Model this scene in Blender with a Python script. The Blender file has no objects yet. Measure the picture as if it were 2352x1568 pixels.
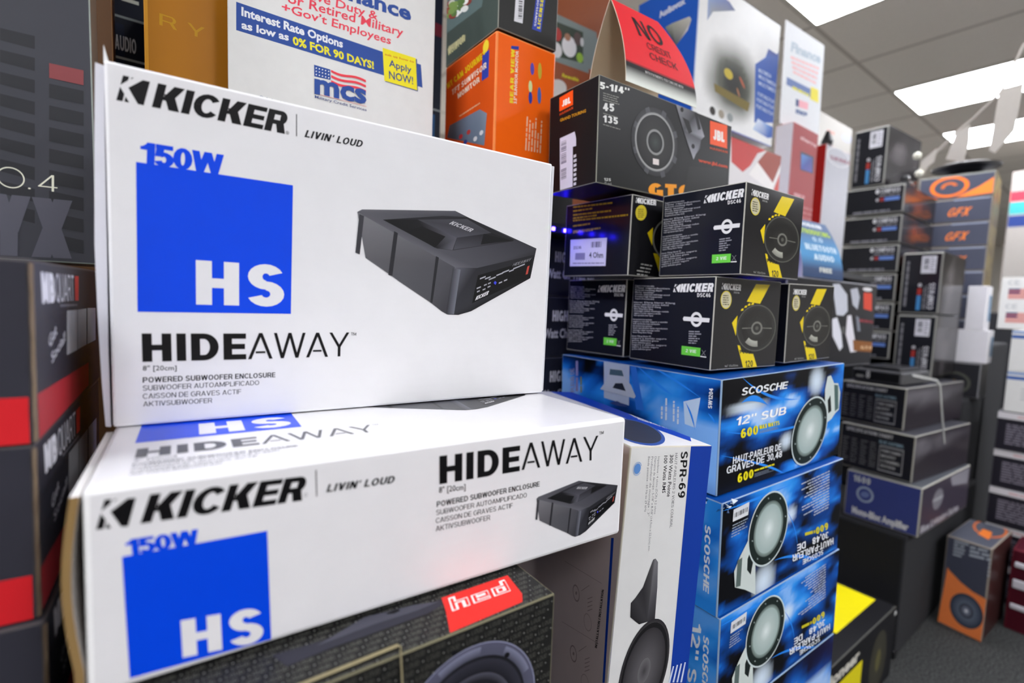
import bpy, bmesh, math, random
from mathutils import Vector, Matrix, noise
D, R = bpy.data, math.radians
sc = bpy.context.scene
C = sc.collection
random.seed(7)

# ------------------------------------------------------------------ camera, world, exposure
FPX, W, H = 1135.1, 2352, 1568
EYE = Vector((0, 0, 1.23))
YAW, PITCH, ROLL = -0.649817, -0.07917, 0.03734


def cam_axes():
    cp, sp = math.cos(PITCH), math.sin(PITCH)
    f, u, r = Vector((0, cp, sp)), Vector((0, -sp, cp)), Vector((1, 0, 0))
    c, s = math.cos(ROLL), math.sin(ROLL)
    r2, u2 = c * r + s * u, -s * r + c * u
    m = Matrix.Rotation(YAW, 3, 'Z')
    return m @ r2, m @ u2, m @ f


CR, CU, CF = cam_axes()
cam = D.cameras.new('camera')
cam.sensor_width = 36
cam.lens = FPX * 36 / W
cam.clip_start = 0.02
cam.dof.use_dof = True
cam.dof.focus_distance = 0.57
cam.dof.aperture_fstop = 2.9
co = D.objects.new('camera', cam)
C.objects.link(co)
co.matrix_world = Matrix.Translation(EYE) @ Matrix((CR, CU, -CF)).transposed().to_4x4()
sc.camera = co
sc.view_settings.view_transform = 'Standard'
sc.view_settings.look = 'None'
sc.view_settings.gamma = 1
sc.view_settings.use_curve_mapping = False
sc.view_settings.exposure = 0.27
sc.cycles.use_denoising = True
sc.cycles.max_bounces = 8
sc.cycles.sample_clamp_indirect = 6
wd = D.worlds.new('world')
sc.world = wd
wd.use_nodes = True
wd.node_tree.nodes['Background'].inputs[0].default_value = (.97, .98, 1, 1)
wd.node_tree.nodes['Background'].inputs[1].default_value = .1
PANEL_LIGHT = 19.0      # ceiling troffers (their emission is set where they are built)
LED_LIGHT = 130.0


def ray(px, py):
    return CF + (px - W / 2) / FPX * CR - (py - H / 2) / FPX * CU


def on_y(p, y):
    d = ray(*p); return EYE + d * (y / d.y)


def on_x(p, x):
    d = ray(*p); return EYE + d * (x / d.x)


# ------------------------------------------------------------------ colour and materials
def lin(h, k=1.0):
    if not isinstance(h, str): return h
    h = h.lstrip('#'); o = []
    for i in (0, 2, 4):
        v = int(h[i:i + 2], 16) / 255
        o.append((v / 12.92 if v <= .04045 else ((v + .055) / 1.055) ** 2.4) * k)
    return (*o, 1.0)


def mix(a, b, t):
    a, b = lin(a), lin(b)
    return tuple(a[i] * (1 - t) + b[i] * t for i in range(3)) + (1.0,)


def newmat(name):
    m = D.materials.new(name); m.use_nodes = True
    nt = m.node_tree
    return m, nt, nt.nodes, nt.nodes['Principled BSDF'], nt.links.new


def ink(name, rough, bump=.0, scale=60, coat=0.0, spec=.5, wave=False):
    m, nt, n, b, L = newmat(name)
    a = n.new('ShaderNodeAttribute'); a.attribute_name = 'Col'
    tc = n.new('ShaderNodeTexCoord')
    nz = n.new('ShaderNodeTexNoise'); nz.inputs['Scale'].default_value = scale; nz.inputs['Detail'].default_value = 4
    L(tc.outputs['Object'], nz.inputs['Vector'])
    hs = n.new('ShaderNodeMixRGB'); hs.blend_type = 'MULTIPLY'; hs.inputs[0].default_value = 1
    rp = n.new('ShaderNodeMapRange'); rp.inputs[1].default_value = .3; rp.inputs[2].default_value = .7
    rp.inputs[3].default_value = .965; rp.inputs[4].default_value = 1.0
    L(nz.outputs[0], rp.inputs[0]); L(a.outputs['Color'], hs.inputs[1]); L(rp.outputs[0], hs.inputs[2])
    L(hs.outputs[0], b.inputs['Base Color'])
    b.inputs['Roughness'].default_value = rough
    b.inputs['Specular IOR Level'].default_value = spec
    b.inputs['Coat Weight'].default_value = coat
    b.inputs['Coat Roughness'].default_value = .12
    if bump:
        src = nz
        if wave:
            src = n.new('ShaderNodeTexWave'); src.bands_direction = 'Z'
            src.inputs['Scale'].default_value = 40; src.inputs['Distortion'].default_value = 3
            src.inputs['Detail'].default_value = 2
            L(tc.outputs['Object'], src.inputs['Vector'])
        bp = n.new('ShaderNodeBump'); bp.inputs['Strength'].default_value = bump; bp.inputs['Distance'].default_value = .002
        L(src.outputs[0], bp.inputs['Height']); L(bp.outputs[0], b.inputs['Normal'])
    return m


M_GLOSS = ink('glossy_printed_card', .3, .02, 30, wave=True, spec=.24)
M_CARD = ink('printed_card', .45, .1, 40, spec=.2)
M_SHINE = ink('laminated_card', .34, .06, 30, spec=.12)
M_LAM = ink('mirror_laminated_card', .14, .02, 30, spec=.22)
M_MATTE = ink('paper', .6, .05, 60, spec=.3)
M_METAL = ink('dark_plastic', .3, .05, 80)


def plain(name, col, rough=.6, metal=0.0, emit=None, es=0, noise_amt=.12, nscale=30, bump=0.0):
    m, nt, n, b, L = newmat(name)
    tc = n.new('ShaderNodeTexCoord'); nz = n.new('ShaderNodeTexNoise')
    nz.inputs['Scale'].default_value = nscale; nz.inputs['Detail'].default_value = 6
    L(tc.outputs['Object'], nz.inputs['Vector'])
    cr = n.new('ShaderNodeValToRGB')
    c = lin(col)
    cr.color_ramp.elements[0].position = .3; cr.color_ramp.elements[1].position = .7
    cr.color_ramp.elements[0].color = tuple(v * (1 - noise_amt) for v in c[:3]) + (1,)
    cr.color_ramp.elements[1].color = tuple(v * (1 + noise_amt) for v in c[:3]) + (1,)
    L(nz.outputs[0], cr.inputs[0]); L(cr.outputs[0], b.inputs['Base Color'])
    b.inputs['Roughness'].default_value = rough; b.inputs['Metallic'].default_value = metal
    if emit:
        b.inputs['Emission Color'].default_value = lin(emit); b.inputs['Emission Strength'].default_value = es
    if bump:
        bp = n.new('ShaderNodeBump'); bp.inputs['Strength'].default_value = bump; bp.inputs['Distance'].default_value = .004
        L(nz.outputs[0], bp.inputs['Height']); L(bp.outputs[0], b.inputs['Normal'])
    return m


M_PANEL = plain('lamp_diffuser', '#ffffff', .5, 0, '#f5f7ff', PANEL_LIGHT, 0)
M_FRAME = plain('lamp_frame', '#d8d4c8', .5)
M_LED = plain('blue_led', '#2020ff', .4, 0, '#2418ff', LED_LIGHT, 0)
M_BLACK = plain('black_board', '#17171a', .55)
M_FELT = plain('black_speaker_carpet', '#15161a', .95, 0, None, 0, .35, 400, .4)
M_WALL = plain('wall_paint', '#e4dfd6', .8, 0, None, 0, .04)
M_STRAP = plain('clear_edge_rim', '#b9bab6', .25)


# ------------------------------------------------------------------ stroke lettering
def arc(cx, cy, rx, ry, a0, a1, w, t, n=14):
    o = []
    for i in range(n):
        q = []
        for k in (i, i + 1):
            a = R(a0 + (a1 - a0) * k / n); c, s = math.cos(a), math.sin(a)
            q.append(((cx + rx * c, cy + ry * s), (cx + (rx - w) * c, cy + (ry - t) * s)))
        o.append([q[0][0], q[1][0], q[1][1], q[0][1]])
    return o


def rc(x0, y0, x1, y1): return [[(x0, y0), (x1, y0), (x1, y1), (x0, y1)]]
def dg(x0, y0, x1, y1, w): return [[(x0, y0), (x0 + w, y0), (x1 + w, y1), (x1, y1)]]


def glyph(ch, w):
    t = w * .84
    def rg(cx, cy, rx, ry, a, b): return arc(cx, cy, rx, ry, a, b, w, t)
    if ch == 'H': X = .72; return X, rc(0, 0, w, 1) + rc(X - w, 0, X, 1) + rc(w, .5 - t / 2, X - w, .5 + t / 2)
    if ch == 'I': return w, rc(0, 0, w, 1)
    if ch == 'D': X = .74; return X, rc(0, 0, w, 1) + rc(w, 1 - t, .34, 1) + rc(w, 0, .34, t) + rg(.34, .5, X - .34, .5, -90, 90)
    if ch == 'E': X = .64; return X, rc(0, 0, w, 1) + rc(w, 1 - t, X, 1) + rc(w, 0, X, t) + rc(w, .5 - t / 2, X * .95, .5 + t / 2)
    if ch == 'F': X = .6; return X, rc(0, 0, w, 1) + rc(w, 1 - t, X, 1) + rc(w, .5 - t / 2, X * .93, .5 + t / 2)
    if ch == 'L': X = .58; return X, rc(0, 0, w, 1) + rc(w, 0, X, t)
    if ch == 'T': X = .66; return X, rc(0, 1 - t, X, 1) + rc((X - w) / 2, 0, (X + w) / 2, 1 - t)
    if ch == 'A': X = .78; v = w * 1.08; return X, dg(0, 0, (X - v) / 2, 1, v) + dg(X - v, 0, (X - v) / 2, 1, v) + rc(X * .22 + v * .6, .22, X * .78 - v * .6, .22 + t * .9)
    if ch == 'V': X = .74; v = w * 1.08; return X, dg((X - v) / 2, 0, 0, 1, v) + dg((X - v) / 2, 0, X - v, 1, v)
    if ch == 'W':
        X = 1.06; v = w * 1.02; a = X * .27 - v / 2; b = X * .73 - v / 2; m = (X - v) / 2
        return X, dg(a, 0, 0, 1, v) + dg(a, 0, m, 1, v) + dg(b, 0, m, 1, v) + dg(b, 0, X - v, 1, v)
    if ch == 'Y': X = .74; v = w * 1.08; m = (X - v) / 2; return X, dg(m, .4, 0, 1, v) + dg(m, .4, X - v, 1, v) + rc((X - w) / 2, 0, (X + w) / 2, .44)
    if ch == 'K': X = .76; v = w * 1.25; return X, rc(0, 0, w, 1) + dg(w * .75, .36, X - v, 1, v) + dg(X - v, 0, w * .95, .62, v)
    if ch == 'X': X = .74; v = w * 1.15; return X, dg(0, 0, X - v, 1, v) + dg(X - v, 0, 0, 1, v)
    if ch == 'N': X = .73; v = w * 1.2; return X, rc(0, 0, w, 1) + rc(X - w, 0, X, 1) + dg(X - v, 0, 0, 1, v)
    if ch == 'M': X = .88; m = (X - w) / 2; return X, rc(0, 0, w, 1) + rc(X - w, 0, X, 1) + dg(m, .1, w * .1, 1, w) + dg(m, .1, X - w * 1.1, 1, w)
    if ch == 'Z': X = .66; v = w * 1.3; return X, rc(0, 1 - t, X, 1) + rc(0, 0, X, t) + dg(0, t, X - v, 1 - t, v)
    if ch == 'O': X = .8; return X, rg(X / 2, .5, X / 2, .51, 0, 360) + arc(X / 2, .5, X / 2, .51, 90, 92, w, t, 1)
    if ch == 'Q': X = .8; return X, rg(X / 2, .5, X / 2, .51, 0, 360) + dg(.62, -.03, .46, .24, w)
    if ch == 'C': X = .74; return X, rg(.4, .5, .4, .51, 36, 324)
    if ch == 'G': X = .8; return X, rg(.4, .5, .4, .51, 42, 300) + rc(.8 - w, 0.02, .8, .52) + rc(.45, .52 - t, .8 - w, .52)
    if ch == 'S':
        X = .68; ry = (.5 + t / 2) / 2; g = .51 - ry + .5 - .5 + t / 2
        return X, rg(X / 2, 1.01 - ry, X / 2 * .96, ry, 22, 270) + rg(X / 2, ry - .01, X / 2, ry, -160, 90)
    if ch == 'U': X = .72; return X, rc(0, .36, w, 1) + rc(X - w, .36, X, 1) + rg(X / 2, .36, X / 2, .37, 180, 360)
    if ch == 'J': X = .56; return X, rc(X - w, .3, X, 1) + rg(X / 2, .3, X / 2, .31, 180, 360)
    if ch in 'PRB':
        X = .7; ry = .5 * (.5 + t / 2) + .02; cy = 1 - ry; cx = X - ry * .8
        o = rc(0, 0, w, 1) + rc(w, 1 - t, cx, 1) + rc(w, 1 - 2 * ry, cx, 1 - 2 * ry + t) + rg(cx, cy, X - cx - .02, ry, -90, 90)
        if ch == 'R': v = w * 1.15; o += dg(X - v + .02, 0, cx - v * .45, 1 - 2 * ry + t * .5, v)
        if ch == 'B': r2 = (1 - 2 * ry + t) / 2; o += rc(w, 0, cx, t) + rg(cx, r2, X - cx + .02, r2, -90, 90)
        return X, o
    if ch == '0': X = .62; return X, rg(X / 2, .5, X / 2, .51, 0, 360)
    if ch == '1': X = w + .2; return X, rc(.2, 0, X, 1) + [[(0, .66), (.2, .66), (.2, .82), (0, .8)]] + [[(.06, .81), (.2, .82), (.2, 1), (.17, .92)]]
    if ch == '2': X = .62; r = .3; return X, rg(X / 2, 1.01 - r, X / 2, r, -35, 170) + rc(0, 0, X, t) + dg(0, t * .9, X - w * 1.35, .56, w * 1.15)
    if ch == '3': X = .62; r = (.5 + t / 2) / 2; return X, rg(X / 2, 1.01 - r, X / 2 * .95, r, -90, 155) + rg(X / 2, r - .01, X / 2, r, -155, 90)
    if ch == '4': X = .66; return X, rc(X * .82 - w, 0, X * .82, 1) + rc(0, .22, X, .22 + t) + dg(0, .26, X * .82 - w * 1.1, 1, w)
    if ch == '5': X = .62; return X, rc(.05, 1 - t, X * .94, 1) + dg(.03, .45, .07, 1 - t, w) + rg(X / 2, .33, X / 2, .34, -160, 140)
    if ch == '6': X = .62; return X, rg(X / 2, .33, X / 2, .34, 0, 360) + rg(X / 2 + .02, .5, X / 2 + .02, .51, 55, 180) + rc(0, .3, w, .5)
    if ch == '9': X = .62; return X, rg(X / 2, .67, X / 2, .34, 0, 360) + rg(X / 2 - .02, .5, X / 2 + .02, .51, -125, 0) + rc(X - w, .5, X, .7)
    if ch == '8': X = .62; r = (.5 + t / 2) / 2; return X, rg(X / 2, 1.01 - r, X / 2 * .92, r, 0, 360) + rg(X / 2, r - .01, X / 2, r, 0, 360)
    if ch == '7': X = .6; return X, rc(0, 1 - t, X, 1) + dg(.1, 0, X - w * 1.1, 1 - t, w * 1.1)
    if ch == '.': return w, rc(0, 0, w, w)
    if ch == ',': return w, rc(0, -w * .6, w, w)
    if ch == '-': return .3, rc(0, .34, .3, .34 + t)
    if ch == '/': return .36, dg(0, 0, .36 - w, 1, w)
    if ch in "'’": return w, dg(0, .68, w * .2, 1, w * .8)
    if ch == '"': return w * 2.2, rc(0, .66, w * .8, 1) + rc(w * 1.4, .66, w * 2.2, 1)
    if ch == '!': return w, rc(0, .3, w, 1) + rc(0, 0, w, w)
    if ch == '[': return .28, rc(0, -.15, w, 1.05) + rc(w, 1.05 - t, .28, 1.05) + rc(w, -.15, .28, -.15 + t)
    if ch == ']': return .28, rc(.28 - w, -.15, .28, 1.05) + rc(0, 1.05 - t, .28 - w, 1.05) + rc(0, -.15, .28 - w, -.15 + t)
    if ch == '+': return .5, rc(0, .35, .5, .35 + t) + rc(.25 - w / 2, .1, .25 + w / 2, .35) + rc(.25 - w / 2, .35 + t, .25 + w / 2, .7)
    # squared lower-case letters
    if ch == 'h': X = .72; return X, rc(0, 0, w, 1.12) + rc(w, .72 - t, X, .72) + rc(X - w, 0, X, .72 - t)
    if ch == 'e': X = .72; return X, rc(0, 0, w, .72) + rc(w, 0, X, t) + rc(w, .72 - t, X, .72) + rc(X - w, .3, X, .72 - t) + rc(w, .3, X - w, .3 + t * .8)
    if ch == 'd': X = .72; return X, rc(X - w, 0, X, 1.12) + rc(0, 0, w, .72) + rc(w, 0, X - w, t) + rc(w, .72 - t, X - w, .72)
    return .3, []


_tc = {}


def letters(s, w=.2, font='h', gap=None, off=0.0):
    """flat polygons of a text with its baseline at 0 and cap height 1"""
    k = (s, w, font, gap, off)
    if k in _tc: return _tc[k]
    out = []
    if font == 'h':
        x = 0; g = .12 if gap is None else gap
        for ch in s:
            if ch == ' ': x += .34; continue
            a, ps = glyph(ch, w)
            out += [[(px + x, py) for px, py in p] for p in ps]
            x += a + g
        x -= g; box = (0, 0, x, 1)
    else:
        c = D.curves.new('t', 'FONT'); c.body = s; c.offset = off; c.fill_mode = 'FRONT'; c.resolution_u = 2
        c.space_character = 1 if gap is None else gap
        o = D.objects.new('t', c)
        me = D.meshes.new_from_object(o)
        for p in me.polygons:
            q = [(me.vertices[i].co.x, me.vertices[i].co.y) for i in p.vertices]
            out.append(q)
        D.objects.remove(o); D.curves.remove(c); D.meshes.remove(me)
        xs = [p[0] for q in out for p in q]
        cap = .69
        out = [[((x - min(xs)) / cap, y / cap) for x, y in q] for q in out]
        box = (0, 0, (max(xs) - min(xs)) / cap, 1)
    _tc[k] = (out, box)
    return _tc[k]


# ------------------------------------------------------------------ things and parts
class Part:
    def __init__(s, th, name, mat=None, label=None, par=None):
        s.th, s.name, s.mat, s.label, s.par = th, name, mat or th.mat, label, par
        s.v, s.f, s.c, s.sd, s.cur = [], [], [], [], 0
        th.parts.append(s)

    def face(s, pts, col):
        n = len(s.v); s.v += [tuple(p) for p in pts]; s.f.append(tuple(range(n, n + len(pts))))
        s.sd.append(s.cur)
        if isinstance(col, list): s.c += [lin(c) for c in col]
        else: s.c += [lin(col)] * len(pts)

    def mesh(s, bm, colf):
        n = len(s.v); bm.verts.index_update()
        s.v += [tuple(v.co) for v in bm.verts]
        for f in bm.faces:
            s.f.append(tuple(n + v.index for v in f.verts)); c = lin(colf(f)); s.c += [c] * len(f.verts); s.sd.append(s.cur)
        bm.free()

    def solid(s, pts, n, depth, col, side=None):
        """prism: outline pts extruded along vector n by depth"""
        a = [Vector(p) for p in pts]; b = [p + Vector(n) * depth for p in a]
        s.face(a, col); s.face(b[::-1], side or col)
        for i in range(len(a)):
            j = (i + 1) % len(a); s.face([a[i], b[i], b[j], a[j]], side or col)

    def block(s, p, d, col, bev=.0012, edge=None):
        bm = bmesh.new(); bmesh.ops.create_cube(bm, size=1)
        for v in bm.verts: v.co = Vector(((v.co.x + .5) * d[0] + p[0], (v.co.y + .5) * d[1] + p[1], (v.co.z + .5) * d[2] + p[2]))
        if bev: bmesh.ops.bevel(bm, geom=list(bm.edges), offset=min(bev, min(d) * .4), segments=2, affect='EDGES', profile=.5)
        def cf(f):
            n = f.normal
            for ax, (a, b) in enumerate((('left', 'right'), ('front', 'back'), ('bottom', 'top'))):
                if abs(n[ax]) > .99:
                    if isinstance(col, dict): return col.get(a if n[ax] < 0 else b, col['*'])
                    return col
            return edge or (col['*'] if isinstance(col, dict) else col)
        bm.normal_update(); s.mesh(bm, cf)

    def split(s):
        """print lying far apart on a side becomes separate pieces"""
        if not any(s.sd) or len(s.f) > 700: return
        bx = []
        for q in s.f:
            P = [s.v[i] for i in q]
            bx.append(([min(p[a] for p in P) for a in range(3)], [max(p[a] for p in P) for a in range(3)]))
        n = len(bx); sz = [max(b[a] - l[a] for a in range(3)) for l, b in bx]; g = list(range(n))
        def root(i):
            while g[i] != i: g[i] = g[g[i]]; i = g[i]
            return i
        for i in range(n):
            (l0, h0) = bx[i]
            for j in range(i):
                if s.sd[i] == s.sd[j] and root(i) != root(j):
                    (l1, h1) = bx[j]
                    d = sum(max(0, l0[a] - h1[a], l1[a] - h0[a]) ** 2 for a in range(3)) ** .5
                    if d <= max(.0195, .48 * max(sz[i], sz[j])): g[root(i)] = root(j)
        s.sd = [root(i) + 1 for i in range(n)]

    def lathe(s, prof, cols, seg=40, m=None):
        """profile [(r,z)] turned about z; cols one per ring gap"""
        m = m or Matrix.Identity(4)
        for i in range(len(prof) - 1):
            (r0, z0), (r1, z1) = prof[i], prof[i + 1]
            for k in range(seg):
                a, b = 2 * math.pi * k / seg, 2 * math.pi * (k + 1) / seg
                P = [m @ Vector((r * math.cos(x), r * math.sin(x), z)) for r, x, z in ((r0, a, z0), (r0, b, z0), (r1, b, z1), (r1, a, z1))]
                if r0 < 1e-6: P = P[1:]
                elif r1 < 1e-6: P = P[:3]
                s.face(P, cols[i] if isinstance(cols, list) and isinstance(cols[0], str) else cols)


class Thing:
    all = []

    def __init__(s, name, label, cat, p=(0, 0, 0), yaw=0, tx=0, ty=0, mat=None, group=None):
        s.name, s.label, s.cat, s.group, s.mat = name, label, cat, group, mat or M_CARD
        s.M = Matrix.Translation(p) @ Matrix.Rotation(R(yaw), 4, 'Z') @ Matrix.Rotation(R(tx), 4, 'X') @ Matrix.Rotation(R(ty), 4, 'Y')
        s.Mi = s.M.inverted(); s.parts = []; s.n = {}
        Thing.all.append(s)

    def loc(s, P): return s.Mi @ Vector(P)

    def build(s):
        root = D.objects.new(s.name, None); C.objects.link(root); root.matrix_world = s.M; root.empty_display_size = .05
        root['label'], root['category'] = s.label, s.cat
        if s.group: root['group'] = s.group
        done = {}
        for p in s.parts:
            if not p.f: continue
            p.split()
            for sd in sorted(set(p.sd)):                    # print on two sides of a box is two pieces
                v, f, c, k, mp = [], [], [], 0, {}
                for q, d_ in zip(p.f, p.sd):
                    if d_ == sd:
                        f.append(tuple(mp.setdefault(i, len(mp)) for i in q)); c += p.c[k:k + len(q)]
                    k += len(q)
                v = [p.v[i] for i in mp]
                me = D.meshes.new(p.name); me.from_pydata(v, [], f)
                ca = me.color_attributes.new('Col', 'FLOAT_COLOR', 'CORNER')
                ca.data.foreach_set('color', [x for q in c for x in q])
                me.materials.append(p.mat); me.update()
                o = D.objects.new(p.name, me); C.objects.link(o)
                o.parent = done[p.par] if p.par else root
                if p.label: o['label'] = p.label
                done[p] = o
        s.root = root
        return root


class Face:
    count = 0
    """a flat side of a box: pixel tuples (x, y) of the photograph or [a, b] fractions become points on it"""

    def __init__(s, th, O, u, v, n, w, h):
        s.th, s.O, s.u, s.v, s.n, s.w, s.h = th, Vector(O), Vector(u), Vector(v), Vector(n), w, h
        s.k = 0; s.ref = None; Face.count += 1; s.idx = Face.count

    def at(s, p):
        if isinstance(p, list): return (p[0] * s.w, p[1] * s.h)
        if s.ref:
            a, b = s.ref.at(p); return (a / s.ref.w * s.w, b / s.ref.h * s.h)
        o = s.th.Mi @ EYE; d = s.th.Mi.to_3x3() @ ray(*p)
        t = (s.O - o).dot(s.n) / d.dot(s.n); q = o + d * t - s.O
        return (q.dot(s.u), q.dot(s.v))

    def raw(s, uv, lift): return s.O + s.u * uv[0] + s.v * uv[1] + s.n * lift

    def pt(s, uv, lift):                # print never runs past the edge of its side
        e = .0007
        return s.raw((min(s.w - e, max(e, uv[0])), min(s.h - e, max(e, uv[1]))), lift)

    def lift(s):
        s.k += 1; return .00012 + s.k * .000016

    def on(s, part): part.cur = s.idx; return part

    def poly(s, part, pts, col):
        s.on(part)
        l = s.lift(); part.face([s.pt(s.at(p), l) for p in pts], col)

    def quad(s, part, a, b, c, d, col): s.poly(part, [a, b, c, d], col)

    def rect(s, part, x0, y0, x1, y1, col): s.poly(part, [[x0, y0], [x1, y0], [x1, y1], [x0, y1]], col)

    def aff(s, part, polys, O, X, Y, col, box=(0, 0, 1, 1)):
        s.on(part)
        """polygons in unit box laid on the face by three corners O (bottom left), X (bottom right), Y (top left)"""
        o, x, y = [Vector(s.at(p)) for p in (O, X, Y)]; l = s.lift(); l2 = 0
        for q in polys:
            l2 = (l2 + 1) % 6
            P = []
            for a, b in q:
                a = (a - box[0]) / (box[2] - box[0]); b = (b - box[1]) / (box[3] - box[1])
                P.append(s.pt(o + (x - o) * a + (y - o) * b, l + l2 * .000004))
            part.face(P, col)

    def text(s, part, t, O, X, Y, col, w=.2, font='h', gap=None, off=0.0):
        ps, box = letters(t, w, font, gap, off); s.aff(part, ps, O, X, Y, col, box)

    def ring(s, part, c, x, y, r0, r1, col, n=44, a0=0, a1=360):
        s.on(part)
        c, x, y = [Vector(s.at(p)) for p in (c, x, y)]; l = s.lift()
        for i in range(n):
            P = []; cs = []
            for k, rr in ((i, r1), (i + 1, r1), (i + 1, r0), (i, r0)):
                a = R(a0 + (a1 - a0) * k / n)
                P.append(s.pt(c + (x - c) * math.cos(a) * rr + (y - c) * math.sin(a) * rr, l))
                cs.append(col[1] if (isinstance(col, tuple) and len(col) == 2 and rr == r1) else col[0] if isinstance(col, tuple) and len(col) == 2 else col)
            if r0 < 1e-6: P, cs = P[:3], cs[:3]
            part.face(P, cs)

    def disc(s, part, c, x, y, col, n=44): s.ring(part, c, x, y, 0, 1, col, n)

    def lines(s, part, tl, tr, bl, rows, col, fill=.5, lo=.45, seed=1, right=False):
        """lines of fine print inside the parallelogram tl, tr, bl"""
        s.on(part)
        rn = random.Random(seed); a, b, c = [Vector(s.at(p)) for p in (tl, tr, bl)]
        ex, ey = b - a, c - a; l = s.lift(); L = ex.length; lh = ey.length / rows
        for i in range(rows):
            end = lo + (1 - lo) * rn.random(); x = 0 if not right else 1 - end
            stop = end if not right else 1
            while x < stop:
                wl = min(stop - x, (.8 + rn.random() * 2.6) * lh / L)
                if wl > .2 * lh / L:
                    p = a + ex * x + ey * ((i + .5 - fill / 2) / rows); q = ex * wl; r = ey * (fill / rows)
                    part.face([s.pt(v, l) for v in (p + r, p + r + q, p + q, p)], col)
                x += wl + .35 * lh / L

    def grid(s, part, nx, ny, fn):
        s.on(part)
        """printed artwork: colour fn(a, b) on a fine grid over the whole side"""
        l = s.lift()
        cs = [[lin(fn(i / nx, j / ny)) for j in range(ny + 1)] for i in range(nx + 1)]
        e = .006
        def P(i, j): return s.pt((s.w * (e + (1 - 2 * e) * i / nx), s.h * (e + (1 - 2 * e) * j / ny)), l)
        for i in range(nx):
            for j in range(ny):
                part.face([P(i, j), P(i + 1, j), P(i + 1, j + 1), P(i, j + 1)], [cs[i][j], cs[i + 1][j], cs[i + 1][j + 1], cs[i][j + 1]])

    def bars(s, part, tl, tr, bl, n, col, seed=3):
        s.on(part)
        rn = random.Random(seed); a, b, c = [Vector(s.at(p)) for p in (tl, tr, bl)]; ex, ey = b - a, c - a; l = s.lift(); x = 0
        ws = [rn.choice((.4, .7, 1.1)) for _ in range(n)]; T = sum(ws)
        for i, w_ in enumerate(ws):
            if i % 2 == 0:
                p, q = a + ex * (x / T), a + ex * ((x + w_) / T)
                part.face([s.pt(v, l) for v in (p + ey, q + ey, q, p)], col)
            x += w_


class Box(Thing):
    def __init__(s, name, label, cat, p, d, yaw=0, tx=0, ty=0, cols='#ffffff', edge=None, mat=None, group=None, bev=.0012, body='carton_body'):
        super().__init__(name, label, cat, p, yaw, tx, ty, mat, group)
        w, dp, h = s.d = d
        s.body = Part(s, body); s.body.block((0, 0, 0), d, cols, bev, edge)
        s.front = Face(s, (0, 0, 0), (1, 0, 0), (0, 0, 1), (0, -1, 0), w, h)
        s.left = Face(s, (0, dp, 0), (0, -1, 0), (0, 0, 1), (-1, 0, 0), dp, h)
        s.right = Face(s, (w, 0, 0), (0, 1, 0), (0, 0, 1), (1, 0, 0), dp, h)
        s.top = Face(s, (0, 0, h), (1, 0, 0), (0, 1, 0), (0, 0, 1), w, dp)

    def part(s, name, mat=None, label=None, par=None): return Part(s, name, mat, label, par)


# ------------------------------------------------------------------ the room
def struct(name, verts, faces, mat):
    me = D.meshes.new(name); me.from_pydata(verts, [], faces); me.materials.append(mat)
    o = D.objects.new(name, me); C.objects.link(o); o['kind'] = 'structure'
    return o


def slab(name, a, b, mat):
    x0, y0, z0 = a; x1, y1, z1 = b
    v = [(x, y, z) for x in (x0, x1) for y in (y0, y1) for z in (z0, z1)]
    return struct(name, v, [(0, 1, 3, 2), (4, 6, 7, 5), (0, 4, 5, 1), (2, 3, 7, 6), (0, 2, 6, 4), (1, 5, 7, 3)], mat)


m, nt, n, b, L = newmat('ceiling_tiles')
tc = n.new('ShaderNodeTexCoord'); sx = n.new('ShaderNodeSeparateXYZ'); L(tc.outputs['Object'], sx.inputs[0])
def gridline(sock, off, per, wd_):
    a = n.new('ShaderNodeMath'); a.operation = 'ADD'; a.inputs[1].default_value = -off + 50 * per; L(sock, a.inputs[0])
    c = n.new('ShaderNodeMath'); c.operation = 'MODULO'; c.inputs[1].default_value = per; L(a.outputs[0], c.inputs[0])
    d = n.new('ShaderNodeMath'); d.operation = 'LESS_THAN'; d.inputs[1].default_value = wd_; L(c.outputs[0], d.inputs[0])
    return d.outputs[0]
mx = n.new('ShaderNodeMath'); mx.operation = 'MAXIMUM'
L(gridline(sx.outputs[0], 2.895 - .012, .605, .024), mx.inputs[0]); L(gridline(sx.outputs[1], 1.26 - .012, 1.22, .024), mx.inputs[1])
nz = n.new('ShaderNodeTexNoise'); nz.inputs['Scale'].default_value = 90; L(tc.outputs['Object'], nz.inputs['Vector'])
cr = n.new('ShaderNodeValToRGB'); cr.color_ramp.elements[0].color = lin('#ebe4da'); cr.color_ramp.elements[1].color = lin('#f4ede3'); L(nz.outputs[0], cr.inputs[0])
mm = n.new('ShaderNodeMixRGB'); mm.inputs[2].default_value = lin('#c4bbb0'); L(mx.outputs[0], mm.inputs[0]); L(cr.outputs[0], mm.inputs[1]); L(mm.outputs[0], b.inputs['Base Color'])
b.inputs['Roughness'].default_value = .9
M_CEIL = m

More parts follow.
